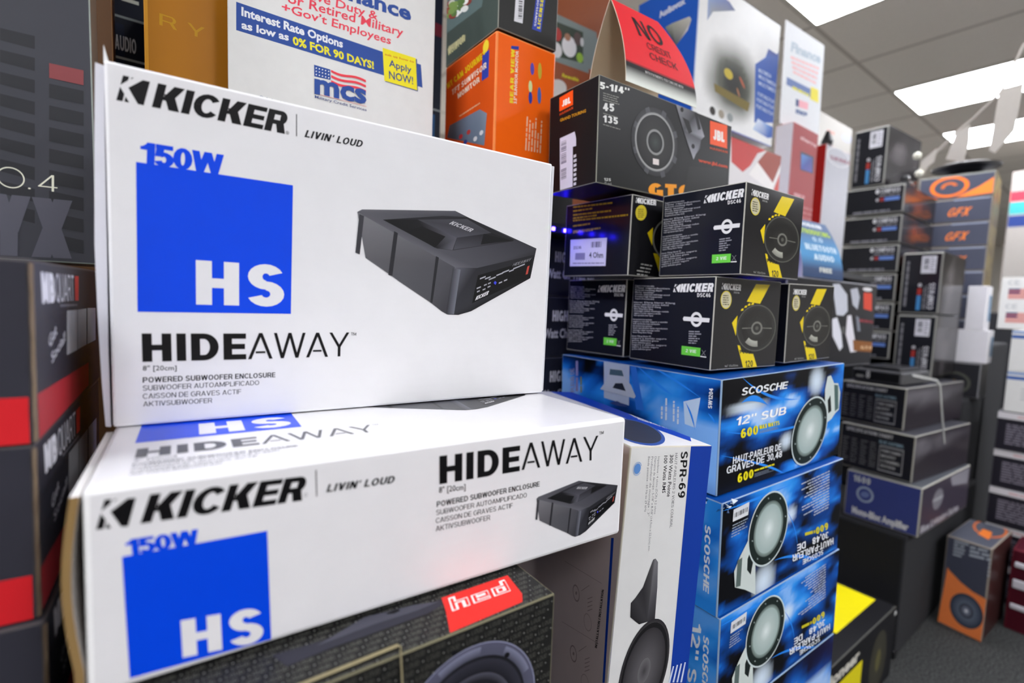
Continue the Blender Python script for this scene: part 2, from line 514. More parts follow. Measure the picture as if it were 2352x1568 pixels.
m, nt, n, b, L = newmat('dark_carpet')
tc = n.new('ShaderNodeTexCoord'); nz = n.new('ShaderNodeTexNoise'); nz.inputs['Scale'].default_value = 160; nz.inputs['Detail'].default_value = 8
L(tc.outputs['Object'], nz.inputs['Vector'])
cr = n.new('ShaderNodeValToRGB'); cr.color_ramp.elements[0].position = .38; cr.color_ramp.elements[1].position = .66
cr.color_ramp.elements[0].color = lin('#101112'); cr.color_ramp.elements[1].color = lin('#4c4e4c')
L(nz.outputs[0], cr.inputs[0]); L(cr.outputs[0], b.inputs['Base Color'])
bp = n.new('ShaderNodeBump'); bp.inputs['Strength'].default_value = .8; bp.inputs['Distance'].default_value = .01
L(nz.outputs[0], bp.inputs['Height']); L(bp.outputs[0], b.inputs['Normal']); b.inputs['Roughness'].default_value = .95
M_CARPET = m

X0, X1, Y0, Y1, ZC = -2.6, 14, -4.2, 4.2, 2.75
slab('floor', (X0, Y0, -.1), (X1, Y1, 0), M_CARPET)
slab('ceiling', (X0, Y0, ZC), (X1, Y1, ZC + .1), M_CEIL)
slab('wall_left', (X0 - .1, Y0, 0), (X0, Y1, ZC), M_WALL)
slab('wall_right', (X1, Y0, 0), (X1 + .1, Y1, ZC), M_WALL)
slab('wall_back', (X0, Y1, 0), (X1, Y1 + .1, ZC), M_WALL)
slab('wall_front', (X0, Y0 - .1, 0), (X1, Y0, ZC), M_WALL)
slab('trim_1', (-.6, .33, 0), (-.045, 1.35, .802), M_BLACK)       # plinths under the stacks
slab('trim_2', (-.02, .24, 0), (.6, .715, .62), M_BLACK)
slab('trim_3', (.615, .345, 0), (1.05, .715, .322), M_BLACK)
slab('trim_4', (.0, .73, 0), (1.05, 1.35, .97), M_BLACK)
slab('trim_5', (-.6, .73, .97), (.80, 1.35, 1.0), M_BLACK)         # lower shelf board
slab('trim_6', (.43, .70, 1.36), (2.3, 1.35, 1.38), M_BLACK)       # upper shelf board
slab('trim_7', (.80, .80, .97), (2.3, 1.35, 1.36), M_BLACK)
slab('trim_8', (1.05, .76, 0), (1.6, 1.35, .969), M_BLACK)


def troffer(x, y, label):
    t = Thing('ceiling_light', label, 'ceiling light', (x, y, ZC), group='fluorescent ceiling panels')
    f = Part(t, 'frame', M_FRAME)
    for a, bb in (((0, 0), (.605, .02)), ((0, 1.2), (.605, 1.22)), ((0, .02), (.02, 1.2)), ((.585, .02), (.605, 1.2))):
        f.block((a[0], a[1], -.008), (bb[0] - a[0], bb[1] - a[1], .008), '#d8d4c8', 0)
    d = Part(t, 'diffuser', M_PANEL); d.block((.02, .02, -.006), (.565, 1.18, .006), '#ffffff', 0)


GX = lambda k: 2.895 + .605 * k
troffer(GX(-1), .04, 'large bright ceiling light panel at the top edge, nearest of the row')
troffer(GX(2), .04, 'long bright ceiling light panel beyond the nearest one, above the pennants')
troffer(GX(4), .04, 'farthest ceiling light panel, crossed by hanging white pennants')
for k in (-7, -4, -1, 2, 5, 8, 11):
    for y in (-2.4,):
        troffer(GX(k), y, 'ceiling light panel over the aisle behind the camera, outside the picture')
for k in (-4, -1, 2, 5, 8):  # unseen row, added to brighten the ceiling beyond the stacks
    troffer(GX(k), 2.48, 'added ceiling light panel behind the shelf stacks, outside the picture')
troffer(GX(-7), .04, 'ceiling light panel behind the camera, outside the picture')

# ------------------------------------------------------------------ white subwoofer cartons
WHITE, BLUE, INK, GREY = '#e3e2e3', '#0045e0', '#0c0b0e', '#8a8a8c'
K_RAW = [[(1040, 728), (992, 900), (1128, 818), (1150, 752)], [(1190, 765), (1178, 800), (1235, 770)],
         [(985, 935), (918, 1175), (1030, 1195), (1062, 1062)], [(1085, 1110), (1062, 1200), (1150, 1220)],
         [(1400, 808), (1132, 948), (1305, 1245), (1412, 1270), (1530, 835)]]
def _kf(p):
    x, y = p[0] - 918, p[1] - 1175; det = 494 * -447 - (122 * 95)
    return ((x * -447 - 122 * y) / det, (494 * y - 95 * x) / det)
K_MARK = [[_kf(p) for p in q] for q in K_RAW]

PIC = [  # printed picture of the enclosure: outline points and ink
    ([(290, 450), (350, 680), (480, 778), (520, 810), (690, 935), (755, 990), (790, 1012), (800, 745)], ['#77767a', '#5d5c60', '#55555a', '#525257', '#4b4b50', '#3c3c41', '#37373c', '#4a4a50']),
    ([(310, 437), (290, 450), (800, 748), (925, 757), (1278, 690), (1282, 652), (845, 470), (765, 433)], ['#626168', '#5a5a60', '#63636b', '#4c4c53', '#2a2a2e', '#34343a', '#3d3d44', '#55555c']),
    ([(800, 748), (790, 1012), (850, 1020), (920, 1006), (1265, 835), (1281, 656), (1275, 690), (925, 757)], ['#5c5d66', '#33343a', '#1d1d21', '#1a1a1e', '#131316', '#19191c', '#202024', '#26262b']),
    ([(788, 752), (780, 1008), (825, 1014), (832, 762)], ['#3a3a40', '#2b2b30', '#6b6d77', '#70727c']),
    ([(408, 487), (690, 640), (780, 652), (1125, 605), (1128, 597), (835, 466), (700, 462)], ['#1b1b1e', '#2a2a2e', '#313137', '#202023', '#1b1b1e', '#232327', '#2a2a2f']),
    ([(575, 484), (790, 582), (985, 556), (835, 477)], ['#3e3e44', '#4d4d55', '#3c3c42', '#46464d']),
    ([(410, 488), (690, 638), (775, 650), (790, 582), (575, 484)], ['#131315', '#1d1d20', '#5d5d66', '#55555d', '#1a1a1d']),
    ([(780, 648), (1124, 604), (985, 556), (790, 582)], ['#4b4b53', '#1a1a1d', '#161618', '#34343a']),
    ([(525, 547), (680, 636), (728, 575), (600, 520)], '#161618'),
    ([(940, 560), (1120, 602), (1010, 612), (930, 622)], '#141416'),
    ([(467, 545), (463, 772), (483, 780), (486, 556)], '#2b2b2f'), ([(690, 682), (688, 936), (700, 940), (706, 690)], '#27272b'),
    ([(300, 460), (302, 652), (322, 662), (322, 470)], '#3b3b40'),
    ([(935, 800), (920, 960), (1255, 830), (1262, 720)], '#0c0c0e'),
    ([(1236, 762), (1230, 812), (1244, 808), (1249, 756)], '#b5473c')]
SPECK = [(965, 815, 16), (995, 818, 16), (1022, 822, 20), (1065, 800, 20), (1100, 785, 20), (1135, 782, 14), (1165, 765, 20), (1200, 752, 16), (948, 872, 12), (985, 858, 8), (1008, 850, 8), (948, 893, 8), (980, 884, 8), (1008, 870, 8), (1075, 850, 10), (1105, 838, 10)]


def pic(part, fc, Lp, Rp, Bp):
    l, r, b_ = [Vector(fc.at(p)) for p in (Lp, Rp, Bp)]
    def A(x, y):
        x -= 290; y -= 450; det = 992 * 570 - 560 * 205
        a = (x * 570 - 560 * y) / det; c = (992 * y - 205 * x) / det
        return l + (r - l) * a + (b_ - l) * c
    fc.on(part)
    def put(pts, col):
        z = fc.lift(); part.face([fc.pt(A(*p), z) for p in pts], col)
    for pts, col in PIC: put(pts, col)
    for x, y, s in SPECK: put([(x - s, y + 4 + s * .35), (x + s, y + 4 - s * .35), (x + s, y - 4 - s * .35), (x - s, y - 4 + s * .35)], '#a9aab2')
    put([(1033, 850), (1045, 862), (1052, 848), (1040, 838)], '#3f48d8')
    ps, bx = letters('KICKER', .24)
    def tx(ps, bx, o, x, y, col):
        z = fc.lift()
        for q in ps: part.face([fc.pt(A(o[0] + (x[0] - o[0]) * (p[0] / bx[2]) + (y[0] - o[0]) * p[1], o[1] + (x[1] - o[1]) * (p[0] / bx[2]) + (y[1] - o[1]) * p[1]), z) for p in q], col)
    tx(*letters('KICKER', .24), (935, 945), (1005, 918), (943, 920), '#e4e4e6')
    tx(*letters('KICKER', .24), (738, 505), (860, 550), (760, 490), '#b9b9bd')
    tx(*letters('HIDEAWAY', .12), (1138, 757), (1248, 728), (1146, 738), '#9b9ba0')


def big_panel(fc, box, ink_=INK, with_logo=True):
    """the large printed panel of the carton, given in the upright carton's picture coordinates"""
    p = box.part('logo_print')
    if with_logo:
        fc.aff(p, K_MARK, (267.1, 229.9), (330.1, 242), (282.7, 172.9), ink_)
        fc.text(p, 'KICKER', (348.6, 245.5), (653, 307.5), (363, 191), ink_, .24, gap=.05)
        fc.ring(p, (660, 305), (664, 305.8), (660, 301), .8, 1, ink_, 20)
        fc.text(p, 'R', (658.6, 307), (661.4, 307.5), (658.6, 303), ink_, .2)
        fc.poly(p, [(680, 313), (682, 313.4), (682, 262.4), (680, 262)], ink_)
        fc.text(p, 'LIVIN’ LOUD', (699, 314.6), (830, 338.4), (705, 298.6), ink_, .22)
    p = box.part('blue_panel')
    fc.poly(p, [(316, 715.7), (668, 720.5), (672.8, 425.6), (312.5, 371.7)], BLUE)
    fc.text(p, '150W', (321, 375.5), (512, 403), (323, 324.6), BLUE, .24, gap=-.03)
    h_ = box.part('lettering', par=p)
    fc.text(h_, 'HS', (450.4, 699), (652.5, 704), (449.7, 597), WHITE, .26, gap=.14)
    p = box.part('lettering')
    fc.text(p, 'HIDE', (327.3, 830.7), (565.6, 824.8), (325.3, 765.5), ink_, .24, gap=.13)
    fc.text(p, 'AWAY', (569.5, 824.8), (801, 817.5), (570, 764.6), ink_, .1, gap=.03)
    fc.text(p, 'TM', (806, 770), (818, 770.5), (806, 763), ink_, .14)
    fc.text(p, '8" [20cm]', (328, 850.6), (405.7, 849.7), (328, 839.6), ink_, font='b', off=.004)
    fc.text(p, 'POWERED SUBWOOFER ENCLOSURE', (328, 878.6), (632.3, 865.8), (328, 866.2), ink_, .17)
    fc.text(p, 'SUBWOOFER AUTOAMPLIFICADO', (328, 896.8), (595, 883.4), (328, 885.3), ink_, .11)
    fc.text(p, 'CAISSON DE GRAVES ACTIF', (328, 915.5), (553.8, 904), (328, 904), ink_, .11)
    fc.text(p, 'AKTIVSUBWOOFER', (329, 933), (487, 924.3), (329, 921.8), ink_, .11)
    q = box.part('picture_or_reflection')
    c5 = lambda x, y: (700 + x / 2.4117, 300 + y / 2.4117)
    pic(q, fc, c5(290, 450), c5(1282, 655), c5(850, 1020))


big = Box('subwoofer_carton', 'large white subwoofer carton standing upright on another white carton', 'box', (-.0173, .4925, 1.1198), (.42, .13, .2790), -4.23, .0, .1, WHITE, '#f4f4f6', M_GLOSS, bev=.0022)
big_panel(big.front, big)
BP = big.front
def prism_px(part, fc, pts, back, col, side=None, lift=0.0):
    P = [fc.raw(fc.at(p), lift) for p in pts]
    part.solid(P, -fc.n, back, col, side)
fl = big.part('end_flap', label='bent white end flap along the carton side')
prism_px(fl, BP, [(216, 138), (214.5, 330), (215, 560), (222, 720), (232, 880), (241, 982), (253, 983), (247, 800), (243.5, 560), (239, 330), (238, 146)], .06, '#dcdce4', '#cfcfd8', -.004)
fl2 = big.part('end_flap')
prism_px(fl2, BP, [(1273, 379.5), (1278, 381), (1252, 897), (1246.5, 899)], .1, '#dddde0', '#c9c9c6', -.004)
tf = big.part('torn_card', label='small torn white flap sticking up at the corner')
prism_px(tf, BP, [(237, 142), (236.5, 99), (247, 134), (247, 141)], .004, '#efeff0', '#bdb98f', -.002)

low = Box('subwoofer_carton', 'large white subwoofer carton lying flat under the upright white carton', 'box', (-.0267, .3481, .9978), (.4201, .28, .1214), -3.76, -.1, .18, WHITE, '#f4f4f4', M_GLOSS, bev=.0035)
LF = low.front
low.top.ref = BP
pl = low.part('logo_print')
LF.aff(pl, K_MARK, (220.7, 1216), (294, 1208), (240.4, 1147), INK)
LF.text(pl, 'KICKER', (322.4, 1202), (692, 1149), (345, 1135), INK, .24, gap=.05)
LF.ring(pl, (702, 1136), (706, 1135), (702, 1132), .8, 1, INK, 20)
LF.poly(pl, [(726.2, 1139.5), (728.4, 1139.2), (726.8, 1079), (724.6, 1079.3)], INK)
LF.text(pl, 'LIVIN’ LOUD', (749, 1130), (903.5, 1108.7), (755, 1111.7), INK, .22)
pb = low.part('blue_panel')
LF.poly(pb, [(298.4, 1557), (622.8, 1467), (613.7, 1218), (280.3, 1278)], BLUE)
LF.text(pb, '150W', (291, 1277), (458, 1249), (287, 1239.7), BLUE, .24, gap=-.03)
LF.text(low.part('lettering', par=pb), 'HS', (419.8, 1509.5), (606, 1471), (414.7, 1424.5), WHITE, .26, gap=.14)
pt_ = low.part('lettering')
LF.text(pt_, 'HIDE', (1009, 1111.7), (1193.5, 1081), (1009, 1047), INK, .24, gap=.13)
LF.text(pt_, 'AWAY', (1197.4, 1079), (1373, 1054.5), (1197.4, 1018), INK, .1, gap=.03)
LF.text(pt_, 'TM', (1376, 998), (1386, 996), (1376, 991), INK, .14)
LF.text(pt_, '8" [20cm]', (1007.8, 1131.3), (1068.8, 1123.6), (1007.8, 1118), INK, font='b', off=.004)
LF.text(pt_, 'POWERED SUBWOOFER ENCLOSURE', (1002.7, 1164), (1239, 1116), (1002.7, 1151.3), INK, .17)
LF.text(pt_, 'SUBWOOFER AUTOAMPLIFICADO', (1001.4, 1182.4), (1209.3, 1141), (1001.4, 1171), INK, .11)
LF.text(pt_, 'CAISSON DE GRAVES ACTIF', (1000.6, 1201), (1177, 1165), (1000.6, 1189.5), INK, .11)
LF.text(pt_, 'AKTIVSUBWOOFER', (1000.6, 1219.5), (1125, 1193), (1000.6, 1207.6), INK, .11)
pp = low.part('picture_or_reflection')
c6 = lambda x, y: (650 + x / 2.3475, 900 + y / 2.3475)
pic(pp, LF, c6(1365, 575), c6(1803, 503), c6(1600, 771))
big_panel(low.top, low, '#55565a', False)  # ink greyed here to imitate glare on the lid
fl = low.part('end_flap', label='curled white end flap with raw brown cardboard edge')
for i in range(12):
    for s_ in range(10):
        def Q(i, s_, o):
            y = .002 + .15 * i / 12; t = s_ / 10
            x = -.001 - .0045 * math.sin(math.pi * min(1, t * 1.1)) * (1 - .5 * i / 12) - o
            return Vector((x, y, .1214 - .004 - .112 * t))
        fl.face([Q(i, s_, .0042), Q(i, s_ + 1, .0042), Q(i + 1, s_ + 1, .0042), Q(i + 1, s_, .0042)], '#d9d8da')
        fl.face([Q(i, s_, 0), Q(i + 1, s_, 0), Q(i + 1, s_ + 1, 0), Q(i, s_ + 1, 0)], '#cfc9c2')
        if i == 0: fl.face([Q(0, s_, 0), Q(0, s_ + 1, 0), Q(0, s_ + 1, .0042), Q(0, s_, .0042)], '#8f744a')
        if s_ == 0: fl.face([Q(i, 0, 0), Q(i, 0, .0042), Q(i + 1, 0, .0042), Q(i + 1, 0, 0)], '#efeeea')
fr = low.part('end_flap')
fr.block((.4199, .003, .004), (.0016, .2, .112), '#a08c66', .0004)

# ------------------------------------------------------------------ black woofer carton under the white ones
hed = Box('woofer_carton', 'black woofer carton with red top label, under the lying white carton', 'box', (-.018, .2935, .6383), (.2861, .3599, .3560), -2.45, .01, -.1, '#1b1b1a', '#6f6b55', M_CARD, bev=.0012)
HF, HT = hed.front, hed.top
def loud(part, fc, w, h, s, col, sl=0.16):
    ps, bx = letters('LOUD', .1, gap=.22)
    rows = int(h / (s * 1.9)); cols_ = int(w / (s * 5.2)) + 1; ps = [q for q in ps]
    for j in range(rows):
        for i in range(-1, cols_):
            x = (i + (j % 4) * .25 + .1) * s * 5.2; y = s * .5 + j * s * 1.9
            if x < .002 or x + s * 3.6 > w or y + s > h: continue
            fc.aff(part, [[(a, b_) for a, b_ in q] for q in ps], [x / w, y / h], [(x + s * 3.2) / w, y / h], [x / w, (y + s * 1.15) / h], col, bx)
            if x + s * 4.7 < w:
                fc.disc(part, [(x + s * 4.2) / w, (y + s * .4) / h], [(x + s * 4.4) / w, (y + s * .4) / h], [(x + s * 4.2) / w, (y + s * .6) / h], '#8a8a86', 8)
pat = hed.part('pattern_print')
HF.k = HT.k = 1
_lf = Face.lift
Face.lift = lambda s: .00014
loud(pat, HF, HF.w, HF.h, .003, '#5f5f58'); loud(pat, HT, HT.w, HT.h, .003, '#74746c')
Face.lift = _lf
HF.k = HT.k = 4
rl = hed.part('red_label', M_GLOSS, 'red label with outlined lower-case lettering')
HT.poly(rl, [(1034, 1453), (1200, 1382), (1199, 1363), (1166, 1321), (1014, 1373), (1024, 1403)], '#ea251d')
rt = hed.part('lettering', M_GLOSS, par=rl)
HT.text(rt, 'hed', (1039, 1404), (1173, 1357), (1030, 1377), '#f4f0ee', .27, gap=.14)
HT.text(rt, 'hed', (1042.5, 1401), (1171, 1356), (1034.5, 1378.5), '#ea251d', .13, gap=.28)
tp = hed.part('woofer_picture')
q6 = lambda x, y: (650 + x / 2.3475, 900 + y / 2.3475)
HT.poly(tp, [q6(-60, 1420), q6(250, 1330), q6(560, 1225), q6(850, 1120), q6(860, 1150), q6(780, 1195), q6(560, 1275), q6(250, 1385), q6(20, 1480)], '#30303a')
HT.poly(tp, [q6(180, 1370), q6(440, 1215), q6(700, 1150), q6(840, 1130), q6(720, 1180), q6(500, 1250)], '#4a4a55')
HT.poly(tp, [q6(555, 1195), q6(590, 1180), q6(620, 1172), q6(632, 1180), q6(600, 1196), q6(565, 1200)], '#0c0c0f')
wp = hed.part('woofer_picture')
cc = (1078, 1655)
def hr(r0, r1, col, n=60): HF.ring(wp, cc, (1242, 1600), (1085, 1484), r0, r1, col, n)
c0 = HF.at((1078, 1662)); t0 = HF.at((1082, 1484)); rr = (Vector(t0) - Vector(c0)).length
def hc(r0, r1, col, n=60):
    o = [c0[0] / HF.w, c0[1] / HF.h]
    HF.ring(wp, o, [(c0[0] + rr) / HF.w, c0[1] / HF.h], [c0[0] / HF.w, (c0[1] + rr) / HF.h], r0, r1, col, n)
hc(.80, 1, ('#4a4b5a', '#55566a')); hc(.985, 1.0, '#8587a0'); [HF.ring(wp, [c0[0] / HF.w, c0[1] / HF.h], [(c0[0] + rr) / HF.w, c0[1] / HF.h], [c0[0] / HF.w, (c0[1] + rr) / HF.h], .82, .95, ('#3c3d4a', '#7a7c92'), 14, a_, a_ + 36) for a_ in range(22, 360, 60)]; hc(.79, .83, '#1b1b20'); hc(.62, .79, ('#1c1c22', '#30303a')); hc(.52, .62, ('#17171c', '#4c4c57')); hc(0, .52, ('#2c2c33', '#1e1e23'))
for px in ((1043, 1499), (1164, 1503)): HF.disc(wp, px, (px[0] + 6, px[1] - 2), (px[0], px[1] - 6), '#101014', 16)
tf = hed.part('flap_tab', label='raised black flap with torn cardboard edge')
prism_px(tf, HF, [(640, 1600), (918, 1486), (915, 1479), (640, 1590)], .003, '#24241f', '#8a8060', .0022)
tf.solid([HF.raw(HF.at(p), .0015) for p in ((915, 1479), (918, 1478), (923, 1568), (920, 1568))], HF.n, .0012, '#9a9070')

# ------------------------------------------------------------------ dark cartons at the near left
MBC = {'*': '#35353d', 'front': '#33333c'}
def mb(p, label, k):
    o = Box('amplifier_carton', label, 'box', p, (.165, .26, .1105), -3.92, .27, .5, MBC, '#4a4648', M_CARD, group='stacked dark cartons with red bands', bev=.0018)
    r = o.right; r.ref = MBR
    band = o.part('red_band', label='red band along the bottom')
    o.front.rect(band, 0, 0, .985, .26, '#d3222a')
    r.poly(band, [(90, 1012), (203, 884), (203, 832), (86, 905)], '#b8333a')
    lg = o.part('logo_print')
    r.text(lg, 'MB', (97, 697), (126, 694.5), (93, 624), '#f0f0f6', .3, gap=.1)
    r.text(lg, 'QUART', (128, 694), (170, 690), (126, 627), '#d5d5de', .13, gap=.1)
    r.poly(lg, [(172, 690), (180, 690), (180, 634), (171, 634)], '#e03a35')
    r.lines(lg, (138, 697), (180, 696), (138, 706), 1, '#7c7c85', .6, .9)
    we = o.part('worn_edge', label='worn tan cardboard corner edge')
    for k in range(12): we.solid([(.165, -.0006 + .0009 * math.sin(k * 2.1), .0015 + k * .0089), (.1660, .0013 + .0006 * math.sin(k * 1.7), .0015 + k * .0089), (.1660, .0013 + .0006 * math.sin(k * 1.7 + 1.7), .0015 + k * .0089 + .0088), (.165, -.0006 + .0009 * math.sin(k * 2.1 + 2.1), .0015 + k * .0089 + .0088)], Vector((-.5, -.8, 0)), .0010, '#7d6c58')
    lb = o.part('label_patch', M_MATTE)
    for a in ((153, 815, 713, 177, 803, 711), (178, 802, 711, 198, 791, 708), (200, 790, 707, 219, 780, 707)):
        r.poly(lb, [(a[0], a[1]), (a[3], a[4]), (a[3], a[5]), (a[0], a[2])], '#b9b9bb')
    r.text(lg, 'Get', (113, 800), (130, 765), (110, 775), '#c9c9d0', font='b', off=.02)
    r.text(lg, 'Social!', (118, 835), (150, 780), (116, 812), '#c9c9d0', font='b', off=.02)
    return o
class _S: pass
MBR = Face(Box.__new__(Box), (.165, 0, 0), (0, 1, 0), (0, 0, 1), (1, 0, 0), .26, .1105)
MBR.th = _S(); MBR.th.Mi = (Matrix.Translation((-.215, .4152, 1.1357)) @ Matrix.Rotation(R(-3.92), 4, 'Z') @ Matrix.Rotation(R(.27), 4, 'X') @ Matrix.Rotation(R(.5), 4, 'Y')).inverted()
for i, t in enumerate(('topmost dark carton with red band in the stack at the left edge', 'second dark red-banded carton, directly under the topmost one at the left', 'third dark red-banded carton down, low at the left edge', 'bottom dark red-banded carton at the lower left corner')):
    mb((-.215 - .002 * (i % 2), .4152 + .003 * (i % 2), 1.1357 - .1112 * i), t, i)

ox = Box('amplifier_carton', 'tall dark grey carton with faint level-meter bars standing behind the left stack', 'box', (-.34, .655, 1.252), (.309, .08, .5), -1, 0, 0, {'*': '#4a4b50', 'front': '#46474d', 'right': '#6c6a64'}, '#9aa39a', M_SHINE)
bars_ = ox.part('level_bars')
for k, y in enumerate((80, 130, 181, 231, 281, 331, 381, 431, 480)):
    ox.front.poly(bars_, [(0, y + 12), (80, y + 33), (80, y + 3), (0, y - 16)], '#37383b')
for k, y in enumerate((212, 262, 312, 361, 410, 458, 507, 555)):
    ox.front.poly(bars_, [(113, y + 12), (192, y + 27), (192, y - 3), (113, y - 20)], '#37383b')
ox.front.poly(bars_, [(113, 179), (192, 196), (192, 162), (113, 145)], '#8a4a4c')
lg = ox.part('lettering')
ox.front.ring(lg, (25, 408), (57, 413), (25, 384), .9, 1, '#ececd8', 40)
ox.front.text(lg, '.4', (65, 434), (132, 441), (65, 396), '#ececd8', .08, gap=.25)
ox.front.text(lg, 'YX', (-30, 585), (165, 594), (-30, 442), '#5f5f69', .3, gap=.02)

bs = Box('carton', 'plain brown carton edge between the dark grey carton and the dark blue cartons', 'box', (-.25, .89, 1.0), (.23, .13, .9), 0, 0, 0, '#6e543c', '#9a8a70', M_CARD)
for k, z in enumerate((1.0, 1.46)):
    nb = Box('speaker_carton', ('lower', 'upper')[k] + ' dark blue carton wedged behind the gold carton, at its left edge', 'box', (-.0235, 1.05, z), (.59, .25, .455), 0, 0, 0, '#0d1424', '#3a4152', M_SHINE)
    gl = nb.part('cover_print')
    F_ = nb.front
    for i in range(14):
        x = .005 + i * .073; F_.rect(gl, x, .02, x + .02, .42, mix('#0c1830', '#1f5a8c', abs(math.sin(i * 2.1))))
    F_.rect(gl, 0.002, .3, .998, .308, '#aab4b4'); F_.rect(gl, .002, .44, .998, .448, '#8d9696'); F_.rect(gl, .002, .8, .998, .86, '#5a1322')
    F_.text(gl, 'AUDIO', [.004, .33], [.05, .33], [.004, .38], '#c7ccd4', .2)
    F_.text(gl, 'TRONIC', [.002, .66], [.06, .66], [.002, .74], '#d9d9de', .2)
    for yy in (.5, .86): F_.poly(gl, [[.004, yy + .06], [.03, yy + .05], [.02, yy], [.058, yy], [.058, yy + .012], [.03, yy + .012], [.04, yy + .07], [.004, yy + .075]], '#cdd2c6')

gold = Box('speaker_carton', 'large gold carton standing behind the white payment sign', 'box', (.0125, .78, 1.0), (.388, .22, .685), -1, 0, 0, {'*': '#b9761a', 'front': '#b97a1e'}, '#d99a35', M_SHINE, bev=.004)
lg = gold.part('lettering'); gold.front.text(lg, 'R Y', (366, 57), (470, 90), (366, 30), '#c9981f', .13)
eg = gold.part('edge_strip', label='lighter gold strip down the edge')
gold.front.rect(eg, .955, .02, .99, .98, '#c98a2c')
gold.top.rect(eg, .8, .02, .98, .2, '#2a6fbe')

# ------------------------------------------------------------------ payment sign behind the white cartons
sg = Box('payment_sign', 'white military credit payment sign standing behind the upright white carton', 'sign', (.0962, .736, 1.0), (.284, .003, .75), -1, 0, 0, '#e6e6e2', '#c9c9c4', M_MATTE, body='sign_panel', bev=.0004)
SF = sg.front; z2 = lambda x, y: (500 + x / 2.94, y / 2.94)
nvy, rd = '#2c4f9c', '#f0475a'
st = sg.part('blue_banner')
stl = sg.part('lettering', par=st)
SF.poly(st, [z2(125, 203), z2(1118, 508), z2(1383, 592), z2(1372, 437), z2(1115, 350), z2(125, 12)], nvy)
SF.text(stl, 'Interest Rate Options', z2(160, 103), z2(845, 322), z2(160, 47), '#eef0f4', font='b', off=.035)
SF.text(stl, 'as low as', z2(160, 190), z2(480, 275), z2(160, 140), '#eef0f4', font='b', off=.035)
SF.text(stl, '0% FOR 90 DAYS!', z2(508, 298), z2(1055, 466), z2(505, 245), '#f3e92a', font='b', off=.035)
tx = sg.part('lettering')
SF.text(tx, 'Finance', z2(745, -47), z2(1305, 138), z2(745, -150), nvy, font='b', off=.035)
SF.text(tx, 'Active Duty &', z2(480, -52), z2(1078, 135), z2(485, -110), rd, font='b', off=.015)
SF.text(tx, 'or Retired Military', z2(470, 15), z2(1250, 248), z2(475, -48), rd, font='b', off=.015)
SF.text(tx, '+Gov’t Employees', z2(430, 72), z2(1168, 300), z2(435, 15), rd, font='b', off=.015)
SF.text(tx, '866-480-4275', z2(280, 700), z2(640, 800), z2(280, 640), '#b9bcc4', font='b')
ap = sg.part('yellow_badge', label='yellow apply-now badge')
apl = sg.part('lettering', par=ap)
SF.poly(ap, [z2(1132, 552), z2(1352, 618), z2(1345, 400), z2(1120, 330)], '#3a4f8c')
SF.poly(ap, [z2(1125, 545), z2(1347, 610), z2(1337, 393), z2(1113, 322)], '#f6e81e')
SF.text(apl, 'ask us how to', z2(1128, 372), z2(1325, 425), z2(1128, 358), '#d2452c', font='b', off=.01)
SF.text(apl, 'Apply', z2(1157, 447), z2(1308, 493), z2(1155, 402), '#274089', font='b', off=.015)
SF.text(apl, 'NOW!', z2(1157, 530), z2(1320, 570), z2(1155, 478), '#274089', font='b', off=.015)
fg = sg.part('flag_logo', label='flag emblem above blue letters')
SF.poly(fg, [z2(652, 515), z2(762, 540), z2(760, 470), z2(650, 437)], nvy)
for i in range(3):
    for j in range(5):
        c_ = z2(665 + j * 21, 460 + i * 22 + j * 5.5); SF.disc(fg, c_, (c_[0] + 1.6, c_[1]), (c_[0], c_[1] - 1.6), '#eef0f4', 8)
for i in range(3):
    y = 472 + i * 35
    P = [(765 + k * 23.5, y + k * 7 + 8 * math.sin(k * .62)) for k in range(11)]
    for k in range(10): SF.poly(fg, [z2(P[k][0], P[k][1] + 16), z2(P[k + 1][0], P[k + 1][1] + 16), z2(*P[k + 1]), z2(*P[k])], '#f0404f')
SF.text(fg, 'mcs', z2(652, 628), z2(1003, 700), z2(652, 490), nvy, font='b', off=.035)
SF.poly(fg, [z2(652, 632), z2(1003, 722), z2(1003, 718), z2(652, 628)], '#e9b0a8')
SF.text(fg, 'Military Credit Services', z2(655, 662), z2(1003, 752), z2(655, 643), '#4a5a8c', font='b', off=.006)

